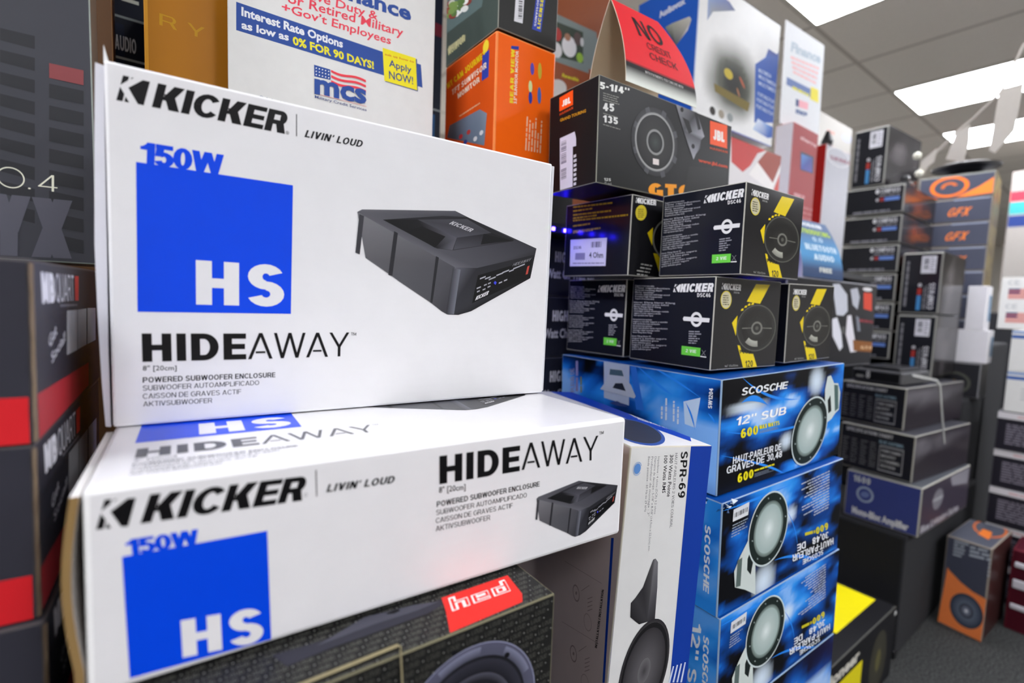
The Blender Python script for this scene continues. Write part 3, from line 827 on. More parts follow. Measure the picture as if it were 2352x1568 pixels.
# ------------------------------------------------------------------ small black speaker cartons with yellow flashes
BK, YEL = '#1a1a1d', '#e8cf12'
def cp(x, y): return (1600 + x / 3.335, 400 + y / 3.335)       # picture coordinates of two close views
def cq(x, y): return (1250 + x / 3.335, 400 + y / 3.335)
TXT = ['Designed to fit most every vehicle', 'Clear reproduction', 'Reduced mounting depth', 'Mylar tweeter', 'Smooth, balanced midrange sound', 'Detailed high frequencies']
def dsc(label, p, d, yaw, tx, ty, ref=None, left='text', front=True):
    o = Box('speaker_carton', label, 'box', p, d, yaw, tx, ty, {'*': BK, 'left': '#191b25', 'top': '#202024'}, '#b9b7ae', M_LAM, 'black and yellow speaker cartons', .0013)
    L_, F_ = o.left, o.front
    if ref: L_.ref, F_.ref = ref.left, ref.front
    if left == 'text':
        g = o.part('logo_print')
        L_.aff(g, K_MARK, cq(988, 902), cq(1035, 902), cq(1003, 843), '#f2f2f2')
        L_.text(g, 'KICKER', cq(1040, 903), cq(1290, 900), cq(1052, 840), '#f2f2f2', .28, gap=.07)
        L_.text(g, 'DSC46', cq(1172, 940), cq(1275, 942), cq(1172, 910), '#dcdcdc', .24)
        q = o.part('fine_print')
        for k, y in enumerate((843, 970, 1100, 1228)):
            for i in range(7):
                yy = y + i * 16.5; t = TXT[i % 6] if k == 0 else ''.join(random.Random(k * 9 + i).choice(('seguro y sonido ', 'haute reproduction ', 'montage reduit ', 'klarer Klang ', 'graves definidos ')) for _ in (0, 1))[:22 + 9 * ((i * 3 + k) % 3)]
                x0 = 697 - k * 8; wd = 205 + (170 if i == 0 and k == 1 else 0) + 60 * ((i * 5 + k * 3) % 3 - 1)
                L_.text(q, t, cq(x0, yy + 15), cq(x0 + wd, yy + 17 + wd * .02), cq(x0, yy + 4), '#b9b9c0', font='b', off=.01)
        e = o.part('emblem'); c_ = cq(1167, 1112)
        L_.ring(e, c_, cq(1212, 1112), cq(1167, 1055), .62, 1, '#f0f0f0', 32)
        L_.poly(e, [cq(1070, 1122), cq(1265, 1135), cq(1270, 1105), cq(1264, 1102), cq(1072, 1090), cq(1064, 1106)], '#f0f0f0')
        L_.lines(q, cq(1110, 1195), cq(1208, 1197), cq(1106, 1300), 6, '#9a9aa2', .5, .6, 5)
        b_ = o.part('green_label', M_MATTE, 'small green sticker')
        L_.poly(b_, [cq(1052, 1380), cq(1195, 1398), cq(1200, 1330), cq(1055, 1313)], '#6fd84a')
        L_.text(b_, '2 VIE', cq(1085, 1362), cq(1165, 1370), cq(1087, 1338), '#e6f5de', .22)
        L_.poly(q, [cq(1197, 1398), cq(1243, 1405), cq(1244, 1396), cq(1198, 1390)], '#f0f0f0')
        L_.text(q, 'X', cq(1205, 1385), cq(1240, 1390), cq(1207, 1345), '#77777c', .12)
    elif left == 'sticker':
        q = o.part('fine_print')
        for i, (y, w_) in enumerate(((215, 300), (245, 150), (275, 290), (300, 180), (318, 420), (360, 130), (400, 210), (410, 150))):
            L_.lines(q, cq(222, y + 30), cq(222 + w_, y + 22 - w_ * .09), cq(222, y + 46), 1, '#b59a28', .75, 1, i)
        s_ = o.part('barcode_sticker', M_MATTE, 'white sticker with barcode and resistance value')
        L_.poly(s_, [cq(197, 705), cq(470, 702), cq(482, 486), cq(203, 502)], '#d6d4ea')
        L_.bars(s_, cq(360, 518), cq(438, 514), cq(358, 562), 19, '#33304a')
        L_.text(s_, '4 Ohm', cq(345, 640), cq(452, 640), cq(345, 598), '#2b2840', font='b', off=.02)
        L_.poly(s_, [cq(237, 655), cq(312, 655), cq(314, 602), cq(240, 604)], '#8a86a8')
        L_.text(s_, 'DSC46', cq(226, 575), cq(284, 572), cq(227, 552), '#3b3858', .2)
        L_.lines(s_, cq(220, 675), cq(460, 672), cq(220, 690), 1, '#8a86a8', .6, 1)
    if front:
        f = o.part('speaker_picture'); O, X, Y = cp(460, 1178), cp(606, 1172), cp(467, 998)
        F_.poly(f, [cp(562, 846), cp(455, 842), cp(384, 975), cp(485, 992)], YEL)
        for x, y in ((345, 1035), (372, 1012), (398, 996), (425, 990)): F_.poly(f, [cp(x - 8, y + 12), cp(x + 12, y + 8), cp(x + 14, y - 8), cp(x - 2, y - 4)], YEL)
        F_.poly(f, [cp(312, 1082), cp(270, 1138), cp(300, 1238)], YEL)
        F_.poly(f, [cp(312, 1308), cp(352, 1528), cp(458, 1518), cp(432, 1376), cp(345, 1362), cp(330, 1312)], YEL)
        F_.text(f, '120', cp(372, 1478), cp(430, 1473), cp(372, 1428), '#22211a', .2)
        F_.text(f, 'WATTS MAX', cp(364, 1500), cp(440, 1494), cp(363, 1488), '#3a3722', .2)
        F_.text(f, 'POWER', cp(332, 1372), cp(428, 1376), cp(328, 1345), '#22211a', .26)
        F_.ring(f, O, X, Y, .95, 1, '#55564f'); F_.ring(f, O, X, Y, .7, .95, ('#1e1e1d', '#2d2d2b')); F_.ring(f, O, X, Y, .27, .7, ('#2c2c2a', '#1b1b1a'))
        F_.ring(f, O, X, Y, .2, .28, '#77776f'); F_.ring(f, O, X, Y, 0, .2, '#2a2a28'); F_.ring(f, O, X, Y, 0, .08, '#55554f')
        F_.ring(f, O, X, Y, .55, .8, ('#b5b5a8', '#8a8a80'), 10, 225, 275)
        for s1 in (-1, 1): F_.poly(f, [(O[0] + s1 * 13, O[1] + .5), (O[0] + s1 * 34, O[1] + 1.5), (O[0] + s1 * 34, O[1] - .5), (O[0] + s1 * 13, O[1] - 1)], '#77776f')
        g = o.part('logo_print')
        F_.aff(g, K_MARK, cp(190, 880), cp(214, 884), cp(196, 832), '#e6e6e4')
        F_.text(g, 'KICKER', cp(216, 884), cp(335, 892), cp(222, 836), '#e6e6e4', .26, gap=.07)
        F_.text(g, 'DSC46', cp(283, 912), cp(326, 915), cp(283, 898), '#aaaaa6', .2)
        bd = o.part('round_badge', label='round pale yellow badge')
        F_.ring(bd, cp(224, 962), cp(266, 962), cp(226, 892), 0, 1, '#d9c63a', 30); F_.ring(bd, cp(224, 962), cp(262, 962), cp(226, 899), 0, 1, '#c9c2a0', 30)
        F_.lines(bd, cp(200, 920), cp(250, 922), cp(198, 1005), 5, '#6a6450', .5, .8)
        F_.text(g, '4x6" 102x152mm', cp(212, 1476), cp(314, 1470), cp(212, 1460), '#a9a9a4', font='b')
        F_.text(g, '2 COAXIAL SPEAKERS', cp(152, 1512), cp(315, 1503), cp(152, 1490), '#b5b5b0', .2)
    return o
Bx = dsc('black and yellow speaker carton in the middle of the bottom row', (.6539, .3883, 1.1425), (.1685, .1572, .1350), -4.39, 0, -.3)
dsc('black and yellow speaker carton at the right end of the bottom row', (.8370, .3680, 1.1477), (.1625, .14, .1290), -2.05, -.3, -1.2, Bx, None)
dsc('black speaker carton at the left end of the bottom row, text side showing', (.6680, .5600, 1.1425), (.14, .1390, .1340), 1.38, 0, -.3, Bx, 'text', False)
dsc('black and yellow speaker carton on the top row, right below the orange-badged box', (.6592, .3567, 1.2796), (.1652, .1359, .1247), -1.52, .08, -.6, Bx)
Ex = dsc('black speaker carton on the top row at the left, with a white resistance sticker', (.6186, .5184, 1.2790), (.1600, .1500, .126), -.47, .5, -.3, None, 'sticker', False)
g = Ex.part('speaker_picture'); F_ = Ex.front
F_.text(g, 'KICKER', cq(722, 222), cq(856, 240), cq(724, 180), '#e6e6e4', .26, gap=.07)
F_.aff(g, K_MARK, cq(700, 218), cq(720, 220), cq(706, 178), '#e6e6e4')
F_.disc(g, cq(742, 295), cq(784, 296), cq(744, 236), '#d9c63a', 30); F_.lines(g, cq(718, 262), cq(768, 262), cq(716, 335), 5, '#8a7a30', .5, .8)
F_.poly(g, [cq(832, 408), cq(790, 450), cq(826, 545)], YEL); F_.poly(g, [cq(836, 605), cq(880, 750), cq(884, 640), cq(866, 610)], YEL)
F_.ring(g, cq(985, 500), cq(1130, 500), cq(985, 330), .93, 1, '#77776f'); F_.lines(g, cq(730, 672), cq(830, 690), cq(690, 775), 4, '#a9a9a4', .35, .8, 4, True)

# black car-speaker box above them
jb = Box('speaker_carton', 'large black car-speaker box with orange square badges on top of the small black cartons', 'box', (.5382, .5196, 1.4090), (.3437, .11, .152), -1.43, -.3, -1.2, {'*': '#151513', 'left': '#161518'}, '#8c8c80', M_SHINE)
cj = lambda x, y: (1250 + x / 4.704, 150 + y / 4.704)
F_, L_ = jb.front, jb.left
t = jb.part('lettering')
F_.text(t, '5-1/4"', cj(598, 250), cj(918, 320), cj(600, 175), '#e9e9e4', .26)
F_.text(t, '45', cj(635, 490), cj(755, 500), cj(635, 405), '#dcdcd8', .26); F_.text(t, '135', cj(635, 612), cj(795, 640), cj(635, 535), '#dcdcd8', .26)
for y, n in ((285, 4), (505, 1), (625, 1)): F_.lines(t, cj(635, y), cj(820, y + 55), cj(635, y + 25 * n), n, '#77776f', .45, .8, y)
F_.text(t, '125mm', cj(645, 1245), cj(750, 1255), cj(645, 1215), '#bdbdb8', .24); F_.text(t, '(5 po)', cj(650, 1285), cj(725, 1295), cj(650, 1255), '#a9a9a4', font='b')
F_.text(t, 'GTO', cj(1125, 1415), cj(1590, 1430), cj(1125, 1270), '#f09a12', .34, gap=.12)
F_.text(t, 'www.jbl.com', cj(1665, 1040), cj(1978, 1110), cj(1665, 1005), '#d2451f', font='b', off=.04)
F_.poly(t, [cj(1500, 1380), cj(1960, 1300), cj(1960, 1120), cj(1560, 1090)], '#1c1c1a')
s_ = jb.part('orange_badge', label='orange square badge with white letters')
def badge(fc, a, b_, c_, d_, tl, tr, tt, ll):
    fc.poly(s_, [cj(*a), cj(*b_), cj(*c_), cj(*d_)], '#f4561a'); fc.text(s_, 'JBL', cj(*tl), cj(*tr), cj(*tt), '#f3efe9', .3, gap=.1)
    fc.text(s_, 'HARMAN', cj(*ll[0]), cj(*ll[1]), cj(*ll[2]), '#c94a20', .2)
badge(F_, (1790, 850), (1975, 900), (1975, 650), (1790, 598), (1825, 800), (1945, 832), (1825, 690), ((1790, 905), (1978, 950), (1790, 880)))
badge(L_, (165, 500), (312, 425), (312, 265), (165, 350), (193, 450), (285, 405), (193, 385), ((168, 545), (312, 470), (168, 520)))
L_.text(t, 'GRAND TOURING', cj(172, 610), cj(452, 505), cj(172, 580), '#c98f1e', font='b', off=.03)
L_.lines(t, cj(318, 960), cj(352, 945), cj(318, 1310), 7, '#c9c9d4', .6, .8)
bl = jb.part('barcode_label', M_MATTE, 'white barcode label')
L_.poly(bl, [cj(172, 1350), cj(308, 1310), cj(310, 880), cj(346, 870), cj(346, 790), cj(330, 715), cj(170, 790)], '#cfcde0')
for y in (830, 960, 1130): L_.bars(bl, cj(182, y), cj(182, y + 110), cj(240, y - 25), 17, '#5b5870', y)
sp = jb.part('speaker_picture'); O, X, Y = cj(1198, 832), cj(1405, 855), cj(1185, 510)
F_.ring(sp, O, X, Y, 1.0, 1.16, ('#3a3a3c', '#2a2a2b'))
for k in range(8):
    a = k * .785 + .3; v = lambda r, da: (O[0] + (X[0] - O[0]) * math.cos(a + da) * r + (Y[0] - O[0]) * math.sin(a + da) * r, O[1] + (X[1] - O[1]) * math.cos(a + da) * r + (Y[1] - O[1]) * math.sin(a + da) * r)
    F_.poly(sp, [v(1.0, -.12), v(1.2, -.09), v(1.2, .09), v(1.0, .12)], '#4c4c50')
F_.ring(sp, O, X, Y, .92, 1.0, ('#a9a9a6', '#7c7c7c')); F_.ring(sp, O, X, Y, .43, .92, ('#2e2e2c', '#1e1e1d')); F_.ring(sp, O, X, Y, .36, .44, '#8a8a88'); F_.ring(sp, O, X, Y, 0, .36, ('#3d4340', '#1b1c1c'))
F_.poly(sp, [cj(1172, 1068), cj(1236, 1080), cj(1236, 1018), cj(1172, 1005)], '#e0d6d2')
F_.poly(sp, [cj(1420, 405), cj(1500, 700), cj(1560, 880), cj(1610, 1020), cj(1635, 960), cj(1680, 900), cj(1690, 810), cj(1728, 770), cj(1650, 480)], ['#8a8a90', '#4a4a4e', '#6c6c72', '#a5a5ac', '#8f8f98', '#3a3a3d', '#57575c', '#a0a0a8', '#2c2c2e'])
F_.poly(sp, [cj(1490, 560), cj(1560, 740), cj(1595, 720), cj(1560, 600)], '#141413'); F_.poly(sp, [cj(1620, 520), cj(1660, 700), cj(1690, 690), cj(1650, 510)], '#18181a')
for c_ in ((1485, 480), (1605, 875)): F_.disc(sp, cj(*c_), cj(c_[0] + 18, c_[1] + 3), cj(c_[0], c_[1] - 26), '#1a1a1a', 16)

# ------------------------------------------------------------------ blue woofer cartons
def nebula(seed, dark=.5, wh=1.0, glow=()):
    def fn(a, b_):
        p = Vector((a * 2.2 + seed * 7.3, b_ * 2.2 + seed, seed * 3.1))
        n1 = noise.fractal(p, 1, 2, 4); n2 = noise.noise(p * 1.7 + Vector((9, 3, 1)))
        d = abs(noise.noise(Vector((a * 1.5 + b_ * 2.5, seed, a * .5 - b_))) )
        t = max(0, min(1, .5 - dark + n1 * 1.3 + n2 * .5 + (.06 / (d + .06)) * .5))
        c = mix('#07080d', '#0c5cc4', min(1, t * 1.9)); c = mix(c, '#2f9af4', max(0, min(1, t * 2.0 - .7)))
        c = mix(c, '#e0f2ff', wh * max(0, min(1, t * 3 - 2.45)))
        for (ga, gb, ra, rb) in glow:
            c = mix(c, '#dcecfa', .95 * max(0, 1 - ((a - ga) / ra) ** 2 - ((b_ - gb) / rb) ** 2))
        return c
    return fn
def streaks(fc, part, segs):
    for (a, b_, c_, w_) in segs:
        for k in range(16):
            def q(t): return (a[0] * (1 - t) ** 2 + 2 * b_[0] * t * (1 - t) + c_[0] * t * t, a[1] * (1 - t) ** 2 + 2 * b_[1] * t * (1 - t) + c_[1] * t * t)
            p0, p1 = q(k / 16), q((k + 1) / 16); w0, w1 = [w_ * math.sin(math.pi * min(.97, max(.03, x / 16))) for x in (k, k + 1)]
            fc.poly(part, [(p0[0], p0[1] + w0), (p1[0], p1[1] + w1), (p1[0], p1[1] - w1), (p0[0], p0[1] - w0)], '#2a8cf0')
def sub_disc(fc, part, O, X, Y):
    fc.ring(part, O, X, Y, 1, 1.05, '#c9d6d6'); fc.ring(part, O, X, Y, .78, 1.0, '#1d2826')
    fc.ring(part, O, X, Y, .68, .78, ('#8fa09a', '#55625e')); fc.ring(part, O, X, Y, .3, .68, ('#b9c8c4', '#a3b5b2')); fc.ring(part, O, X, Y, 0, .3, ('#e4ecea', '#b9c8c4'))
    for k in range(8):
        a = k * .785 + .2; c_ = (O[0] + ((X[0] - O[0]) * math.cos(a) + (Y[0] - O[0]) * math.sin(a)) * .9, O[1] + ((X[1] - O[1]) * math.cos(a) + (Y[1] - O[1]) * math.sin(a)) * .9)
        fc.disc(part, c_, (c_[0] + 1.6, c_[1]), (c_[0], c_[1] - 2.2), '#8f9d9a', 8)
SCB = {'*': '#0d4fa6', 'front': '#0b1017', 'left': '#0d62d0'}
def sco(label, p, d, yaw, tx, ty): return Box('subwoofer_carton', label, 'box', p, d, yaw, tx, ty, SCB, '#8fa9c4', M_SHINE, 'blue subwoofer cartons', .0018)
s5 = lambda x, y: (1250 + x / 3.3127, 780 + y / 3.3127)
s6 = lambda x, y: (1250 + x / 2.7606, 1000 + y / 2.7606)
S1 = sco('blue subwoofer carton on top of its stack, carrying the black and yellow cartons', (.6398, .3573, .9700), (.36, .3446, .1650), -3.68, -.35, -1.59)
F_, L_ = S1.front, S1.left
a = S1.part('artwork'); fr_ = lambda fc, p: (fc.at(p)[0] / fc.w, fc.at(p)[1] / fc.h)
F_.grid(a, 40, 24, nebula(1.3, .56, 1, [(*fr_(F_, s5(1550, 508)), .17, .07), (*fr_(F_, s5(1840, 770)), .06, .10), (*fr_(F_, s5(2075, 310)), .08, .17)])); L_.grid(a, 26, 14, nebula(4.1, -.08, .5))
streaks(F_, a, [(s5(1510, 290), s5(1700, 480), s5(1940, 450), 3.5), (s5(1500, 480), s5(1600, 400), s5(1700, 500), 7), (s5(1380, 700), s5(1700, 760), s5(2200, 560), 3), (s5(1340, 880), s5(1800, 960), s5(1850, 1050), 3)])
pass
for pts, c_ in (([(455, 130), (650, 160), (645, 500), (455, 440)], '#b9c6da'), ([(655, 165), (700, 170), (760, 540), (700, 530)], '#2f74d6'), ([(1060, 470), (1190, 440), (1150, 670), (1070, 640)], '#c6dcf4')): L_.poly(a, [s5(*q) for q in pts], c_)
streaks(L_, a, [(s5(700, 190), s5(900, 380), s5(980, 420), 4), (s5(760, 170), s5(1000, 300), s5(1190, 440), 3), (s5(1080, 480), s5(1140, 600), s5(1150, 690), 6), (s5(1250, 560), s5(1290, 600), s5(1310, 640), 4)])
t = S1.part('lettering')
F_.text(t, 'SCOSCHE', s5(1492, 425), s5(1840, 370), s5(1505, 365), '#eef2f4', .2, gap=.06)
F_.text(t, '12" SUB', s5(1450, 655), s5(1830, 565), s5(1462, 588), '#ffffff', .19, gap=.1)
F_.text(t, '600', s5(1490, 750), s5(1620, 715), s5(1492, 680), '#e8dc1c', .24); F_.text(t, 'MAX WATTS', s5(1634, 680), s5(1785, 645), s5(1632, 648), '#e8dc1c', .24)
F_.lines(t, s5(1634, 690), s5(1780, 655), s5(1634, 712), 2, '#8a94a0', .5, .9)
F_.text(t, 'HAUT-PARLEUR DE', s5(1428, 945), s5(1795, 835), s5(1432, 890), '#e6eaee', .19, gap=.08); F_.text(t, 'GRAVES DE 30,48cm', s5(1380, 1020), s5(1830, 880), s5(1384, 965), '#e6eaee', .19, gap=.08)
F_.text(t, '600', s5(1465, 1088), s5(1585, 1045), s5(1467, 1020), '#e8dc1c', .24); F_.lines(t, s5(1592, 985), s5(1745, 935), s5(1594, 1005), 1, '#e8dc1c', .6, 1); F_.lines(t, s5(1594, 1015), s5(1745, 965), s5(1594, 1045), 3, '#77808c', .5, .7)
L_.text(t, 'SW1204', s5(1280, 525), s5(1290, 370), s5(1250, 520), '#eef4fa', .22, gap=.06)
L_.text(t, 'PLEUR DE', s5(235, 395), s5(232, 215), s5(205, 400), '#9a9ac0', .18); L_.lines(t, s5(240, 160), s5(240, 400), s5(265, 160), 1, '#8a86b8', .7, 1); L_.lines(t, s5(276, 280), s5(278, 400), s5(290, 280), 1, '#8a8a3a', .6, 1)
for x, y0, y1 in ((897, 500, 600), (930, 440, 610), (988, 465, 620), (1020, 510, 640)): L_.lines(t, s5(x - 7, y1), s5(x - 5, y0), s5(x + 9, y1), 1, '#dfeaf6', .8, 1, x)
pq = S1.part('subwoofer_picture')
F_.poly(pq, [s5(*q) for q in ((2150, 280), (2175, 270), (2200, 330), (2230, 330), (2247, 400), (2235, 530), (2205, 560), (2180, 600), (2130, 640), (2130, 380))], '#cfdad6')
F_.poly(pq, [s5(*q) for q in ((2200, 340), (2230, 345), (2232, 520), (2205, 545))], '#4f6a66'); F_.poly(pq, [s5(*q) for q in ((2150, 460), (2172, 420), (2178, 540), (2155, 560))], '#141c1c')
sub_disc(F_, pq, s5(2017, 690), s5(2142, 625), s5(2040, 448))
L_.poly(pq, [s5(*q) for q in ((430, 375), (470, 320), (500, 230), (520, 215), (600, 225), (620, 290), (665, 345), (700, 430), (690, 445), (560, 410))], '#c3ccd8')
L_.poly(pq, [s5(*q) for q in ((500, 265), (505, 222), (595, 232), (610, 278))], '#4f6a78'); L_.poly(pq, [s5(*q) for q in ((525, 365), (545, 330), (600, 330), (625, 390))], '#262c38'); L_.poly(pq, [s5(*q) for q in ((500, 480), (560, 465), (640, 510), (560, 500))], '#3a4c84')
def sub2(label, p, d, yaw, tx, ty, ref, seed):
    o = sco(label, p, d, yaw, tx, ty); F_, L_ = o.front, o.left
    if ref: F_.ref, L_.ref = ref.front, ref.left
    a = o.part('artwork'); F_.grid(a, 40, 24, nebula(seed, .49, .5, [(*fr_(F_, s6(1390, 930)), .10, .2), (*fr_(F_, s6(1560, 500)), .06, .1)])); L_.grid(a, 20, 10, nebula(seed + 2, .06, .2))
    streaks(F_, a, [(s6(1460, 790), s6(1640, 720), s6(1800, 830), 4), (s6(1540, 480), s6(1620, 620), s6(1600, 800), 4), (s6(1120, 480), s6(1300, 420), s6(1560, 310), 3)])
    pass
    t = o.part('lettering')
    F_.lines(t, s6(1622, 300), s6(1806, 215), s6(1620, 560), 14, '#b3bac4', .42, .4, seed, True)
    F_.text(t, '600', s6(1795, 548), s6(1718, 583), s6(1797, 590), '#d9cf1e', .24); F_.lines(t, s6(1650, 608), s6(1715, 590), s6(1650, 640), 1, '#c9be22', .6, 1)
    F_.text(t, '30,48cm DE', s6(1800, 605), s6(1600, 690), s6(1800, 645), '#e6eaee', .2, gap=.08); F_.text(t, 'HAUT-PARLEUR', s6(1830, 645), s6(1570, 755), s6(1830, 685), '#e6eaee', .2, gap=.08); F_.text(t, 'SCOSCHE', s6(1765, 720), s6(1635, 785), s6(1765, 750), '#e6eaee', .2)
    L_.text(t, 'SCOSCHE', s6(1020, 560), s6(1008, 980), s6(1056, 580), '#f0f4f8', .22, gap=.06)
    pq = o.part('subwoofer_picture')
    F_.poly(pq, [s6(*q) for q in ((1205, 960), (1200, 860), (1240, 760), (1300, 640), (1335, 800), (1335, 1005), (1270, 975))], '#cfd8d4')
    F_.poly(pq, [s6(*q) for q in ((1222, 790), (1252, 770), (1240, 950), (1210, 960))], '#5a6a66'); F_.poly(pq, [s6(*q) for q in ((1285, 780), (1300, 740), (1320, 800), (1305, 880), (1282, 850))], '#1b2424')
    sub_disc(F_, pq, s6(1420, 588), s6(1535, 545), s6(1440, 362))
    bl = o.part('barcode_label', M_MATTE, 'white barcode label')
    F_.poly(bl, [s6(1190, 545), s6(1288, 500), s6(1296, 418), s6(1196, 468)], '#d9dce0'); F_.bars(bl, s6(1202, 490), s6(1285, 450), s6(1200, 520), 21, '#2a2c30')
    F_.lines(t, s6(1190, 560), s6(1290, 512), s6(1180, 650), 5, '#9aa6b4', .4, .5, seed)
    return o
S2 = sub2('blue subwoofer carton second from the top of its stack, crumpled corner', (.6328, .3402, .8040), (.3604, .33, .1640), -3.2, -.35, -1.6, None, 2)
cr_ = S2.part('crumpled_corner', label='crumpled torn corner with white creases')
rn = random.Random(4)
for i in range(26):
    x = rn.uniform(-.003, .03); c_ = Vector((x, rn.uniform(-.003, .045) if x < .006 else -.001, .163 - rn.random() ** 2 * .016))
    q = [c_ + Vector((rn.uniform(-.006, .006), rn.uniform(-.003, .003), rn.uniform(-.004, .004))) for _ in range(3)]
    cr_.solid(q, (0, -.5, .8), .0012, rn.choice(('#9fc0e0', '#2c6cb4', '#d9e4ec', '#123a66')))
S3 = sub2('blue subwoofer carton third from the top of its stack', (.6424, .3365, .6445), (.3602, .33, .157), -3.21, -.35, -1.6, S2, 2.4)
t = S3.part('side_lettering'); S3.left.ref = None
S3.left.text(t, '12" SUB', (1592, 1430), (1570, 1640), (1612, 1434), '#eef2f6', .2, gap=.1)
S4 = sco('blue subwoofer carton at the bottom of its stack, only its upper right corner showing', (.645, .334, .484), (.36, .33, .158), -3.2, -.35, -1.6)
a = S4.part('artwork'); S4.front.grid(a, 20, 10, lambda x, y: mix(nebula(3.3, .5)(x, y), '#35308a', .35 * max(0, x - .5)))
S4.top.grid(a, 6, 6, lambda x, y: '#1b4a86')

# white and blue speaker carton standing on end beside the white cartons
SP = Box('speaker_carton', 'tall white and blue speaker carton standing on end between the white and the blue cartons', 'box', (.4048, .3457, .622), (.113, .3613, .4555), -16.94, -.54, 3.07, {'*': '#dcdcda', 'top': '#e4e4e4', 'left': '#cdbdbb'}, '#c9c4b4', M_CARD, bev=.0016)  # left side of white card tinted for shade and a red reflection
F_, L_, T_ = SP.front, SP.left, SP.top
bb = SP.part('blue_band', label='deep blue band down the edge')
F_.poly(bb, [(1588, 1015), (1665, 1003), (1615, 1567), (1538, 1567)], '#123a9c'); F_.poly(bb, [(1389, 1567), (1397, 1567), (1418, 1235), (1409, 1235)], '#123fae')
T_.poly(bb, [(1588, 1014), (1665, 1003), (1310, 880), (1258, 897)], '#1540b4')
L_.poly(bb, [(1384, 1567), (1389, 1567), (1410, 1235), (1404, 1235)], '#123fae')
T_.text(bb, 'ALPINE', s5(690, 590), s5(1150, 728), s5(655, 556), '#f4f6fa', .24)
T_.text(bb, 'Mobile Media Systems', s5(715, 606), s5(1010, 700), s5(705, 592), '#dfe4f0', font='b', off=.03)
tw_ = SP.part('woofer_picture')
T_.disc(tw_, s5(690, 690), s5(910, 730), s5(655, 605), '#3a56a0', 36)
T_.disc(tw_, s5(685, 688), s5(885, 724), s5(655, 612), '#3a3c46', 36)
t = SP.part('lettering')
F_.text(t, 'SPR-69', (1564.4, 1036), (1557, 1143), (1580, 1036), '#1c1c1e', .2, gap=.12)
F_.text(t, 'HAUT-PARLEURS 2 VOIES COAXIAL', (1551, 1040), (1538, 1212), (1556.5, 1040), '#55555a', .12)
F_.text(t, '300 Watts Pointe', (1538.7, 1044), (1531.8, 1140.5), (1546.5, 1044), '#2f2f33', font='b', off=.01); F_.text(t, '100 Watts RMS', (1525.5, 1046), (1520.5, 1132), (1533, 1046), '#2f2f33', font='b', off=.012)
for i, (s_, y1) in enumerate((('Impedance : 4 ohms (DCR) 3.2 ohms', 1180), ('Diametre de decoupe : 5-7/8" x 8-7/8" (14.9cm x 22.5cm) env.', 1266), ('Profondeur de montage : 3"', 1185), ('Bande passante : 60 Hz to 29 kHz', 1175))):
    x = 1511 - i * 7.5; F_.text(t, s_, (x, 1048), (x - (y1 - 1048) * .07, y1), (x + 4.5, 1048), '#8a8a8e', font='b')
F_.ring(t, (1463.7, 1076), (1474, 1074), (1465, 1060), 0, .75, '#5f8fd0'); F_.ring(t, (1463.7, 1076), (1474, 1074), (1465, 1060), .85, 1.0, '#9fb6d8', 30, 20, 320)
for k in range(4): F_.poly(t, [(1572 - k * 9, 1520 + k * 3), (1575 - k * 9, 1520 + k * 3), (1566 - k * 9, 1566), (1562 - k * 9, 1566)], '#c9d4ea')
pq = SP.part('speaker_picture')
F_.poly(pq, [s6(*q) for q in ((690, 785), (705, 778), (720, 800), (716, 960), (700, 1165), (650, 1180))], ['#4c4b4d', '#77767a', '#6a696c', '#55545a', '#2b2a2c', '#3a393c'])
F_.poly(pq, [s6(*q) for q in ((690, 785), (650, 1180), (600, 1195), (545, 1150), (548, 1060), (575, 1030), (625, 960))], ['#4c4b4d', '#3a393c', '#1e1d1f', '#242325', '#302f32', '#3a393c', '#2c2b2e'])
O, X, Y = s6(632, 1490), s6(786, 1420), s6(680, 1165)
F_.ring(pq, O, X, Y, .93, 1, ('#3c3a3c', '#28262a')); F_.ring(pq, O, X, Y, .83, .93, '#1c1b1d'); F_.ring(pq, O, X, Y, .25, .83, ('#5a585b', '#343235')); F_.ring(pq, O, X, Y, 0, .25, ('#3d3b3e', '#6a686b'))
dr = SP.part('line_drawing')
for k, (y, x) in enumerate(((550, 855), (1235, 825))):
    q = lambda a, b_: (1150 + a / 4.93, 1250 + b_ / 4.93)
    L_.ring(dr, q(x, y), q(x + 38, y + 12), q(x - 8, y - 98), .82, 1, '#9a8886', 30); L_.disc(dr, q(x + 2, y), q(x + 12, y), q(x + 2, y - 20), '#9a8886', 12)
    L_.ring(dr, q(x + 130, y + 330), q(x + 175, y + 350), q(x + 125, y + 230), .9, 1, '#a89694', 30)
    L_.poly(dr, [q(x - 130, y - 360), q(x + 290, y - 105), q(x + 290, y - 111), q(x - 130, y - 366)], '#a08e8c')
    for j in range(4): L_.poly(dr, [q(x + 130, y + 60 + j * 45), q(x + 185, y + 40 + j * 45), q(x + 185, y + 50 + j * 45), q(x + 130, y + 72 + j * 45)], '#a08e8c')
    L_.poly(dr, [q(x + 60, y - 30), q(x + 150, y - 90), q(x + 152, y - 84), q(x + 62, y - 22)], '#9a8886')
L_.text(dr, 'INSTALLATION / INSTALLATION', (1372, 1488), (1388, 1354), (1367, 1487), '#2e2628', .2)

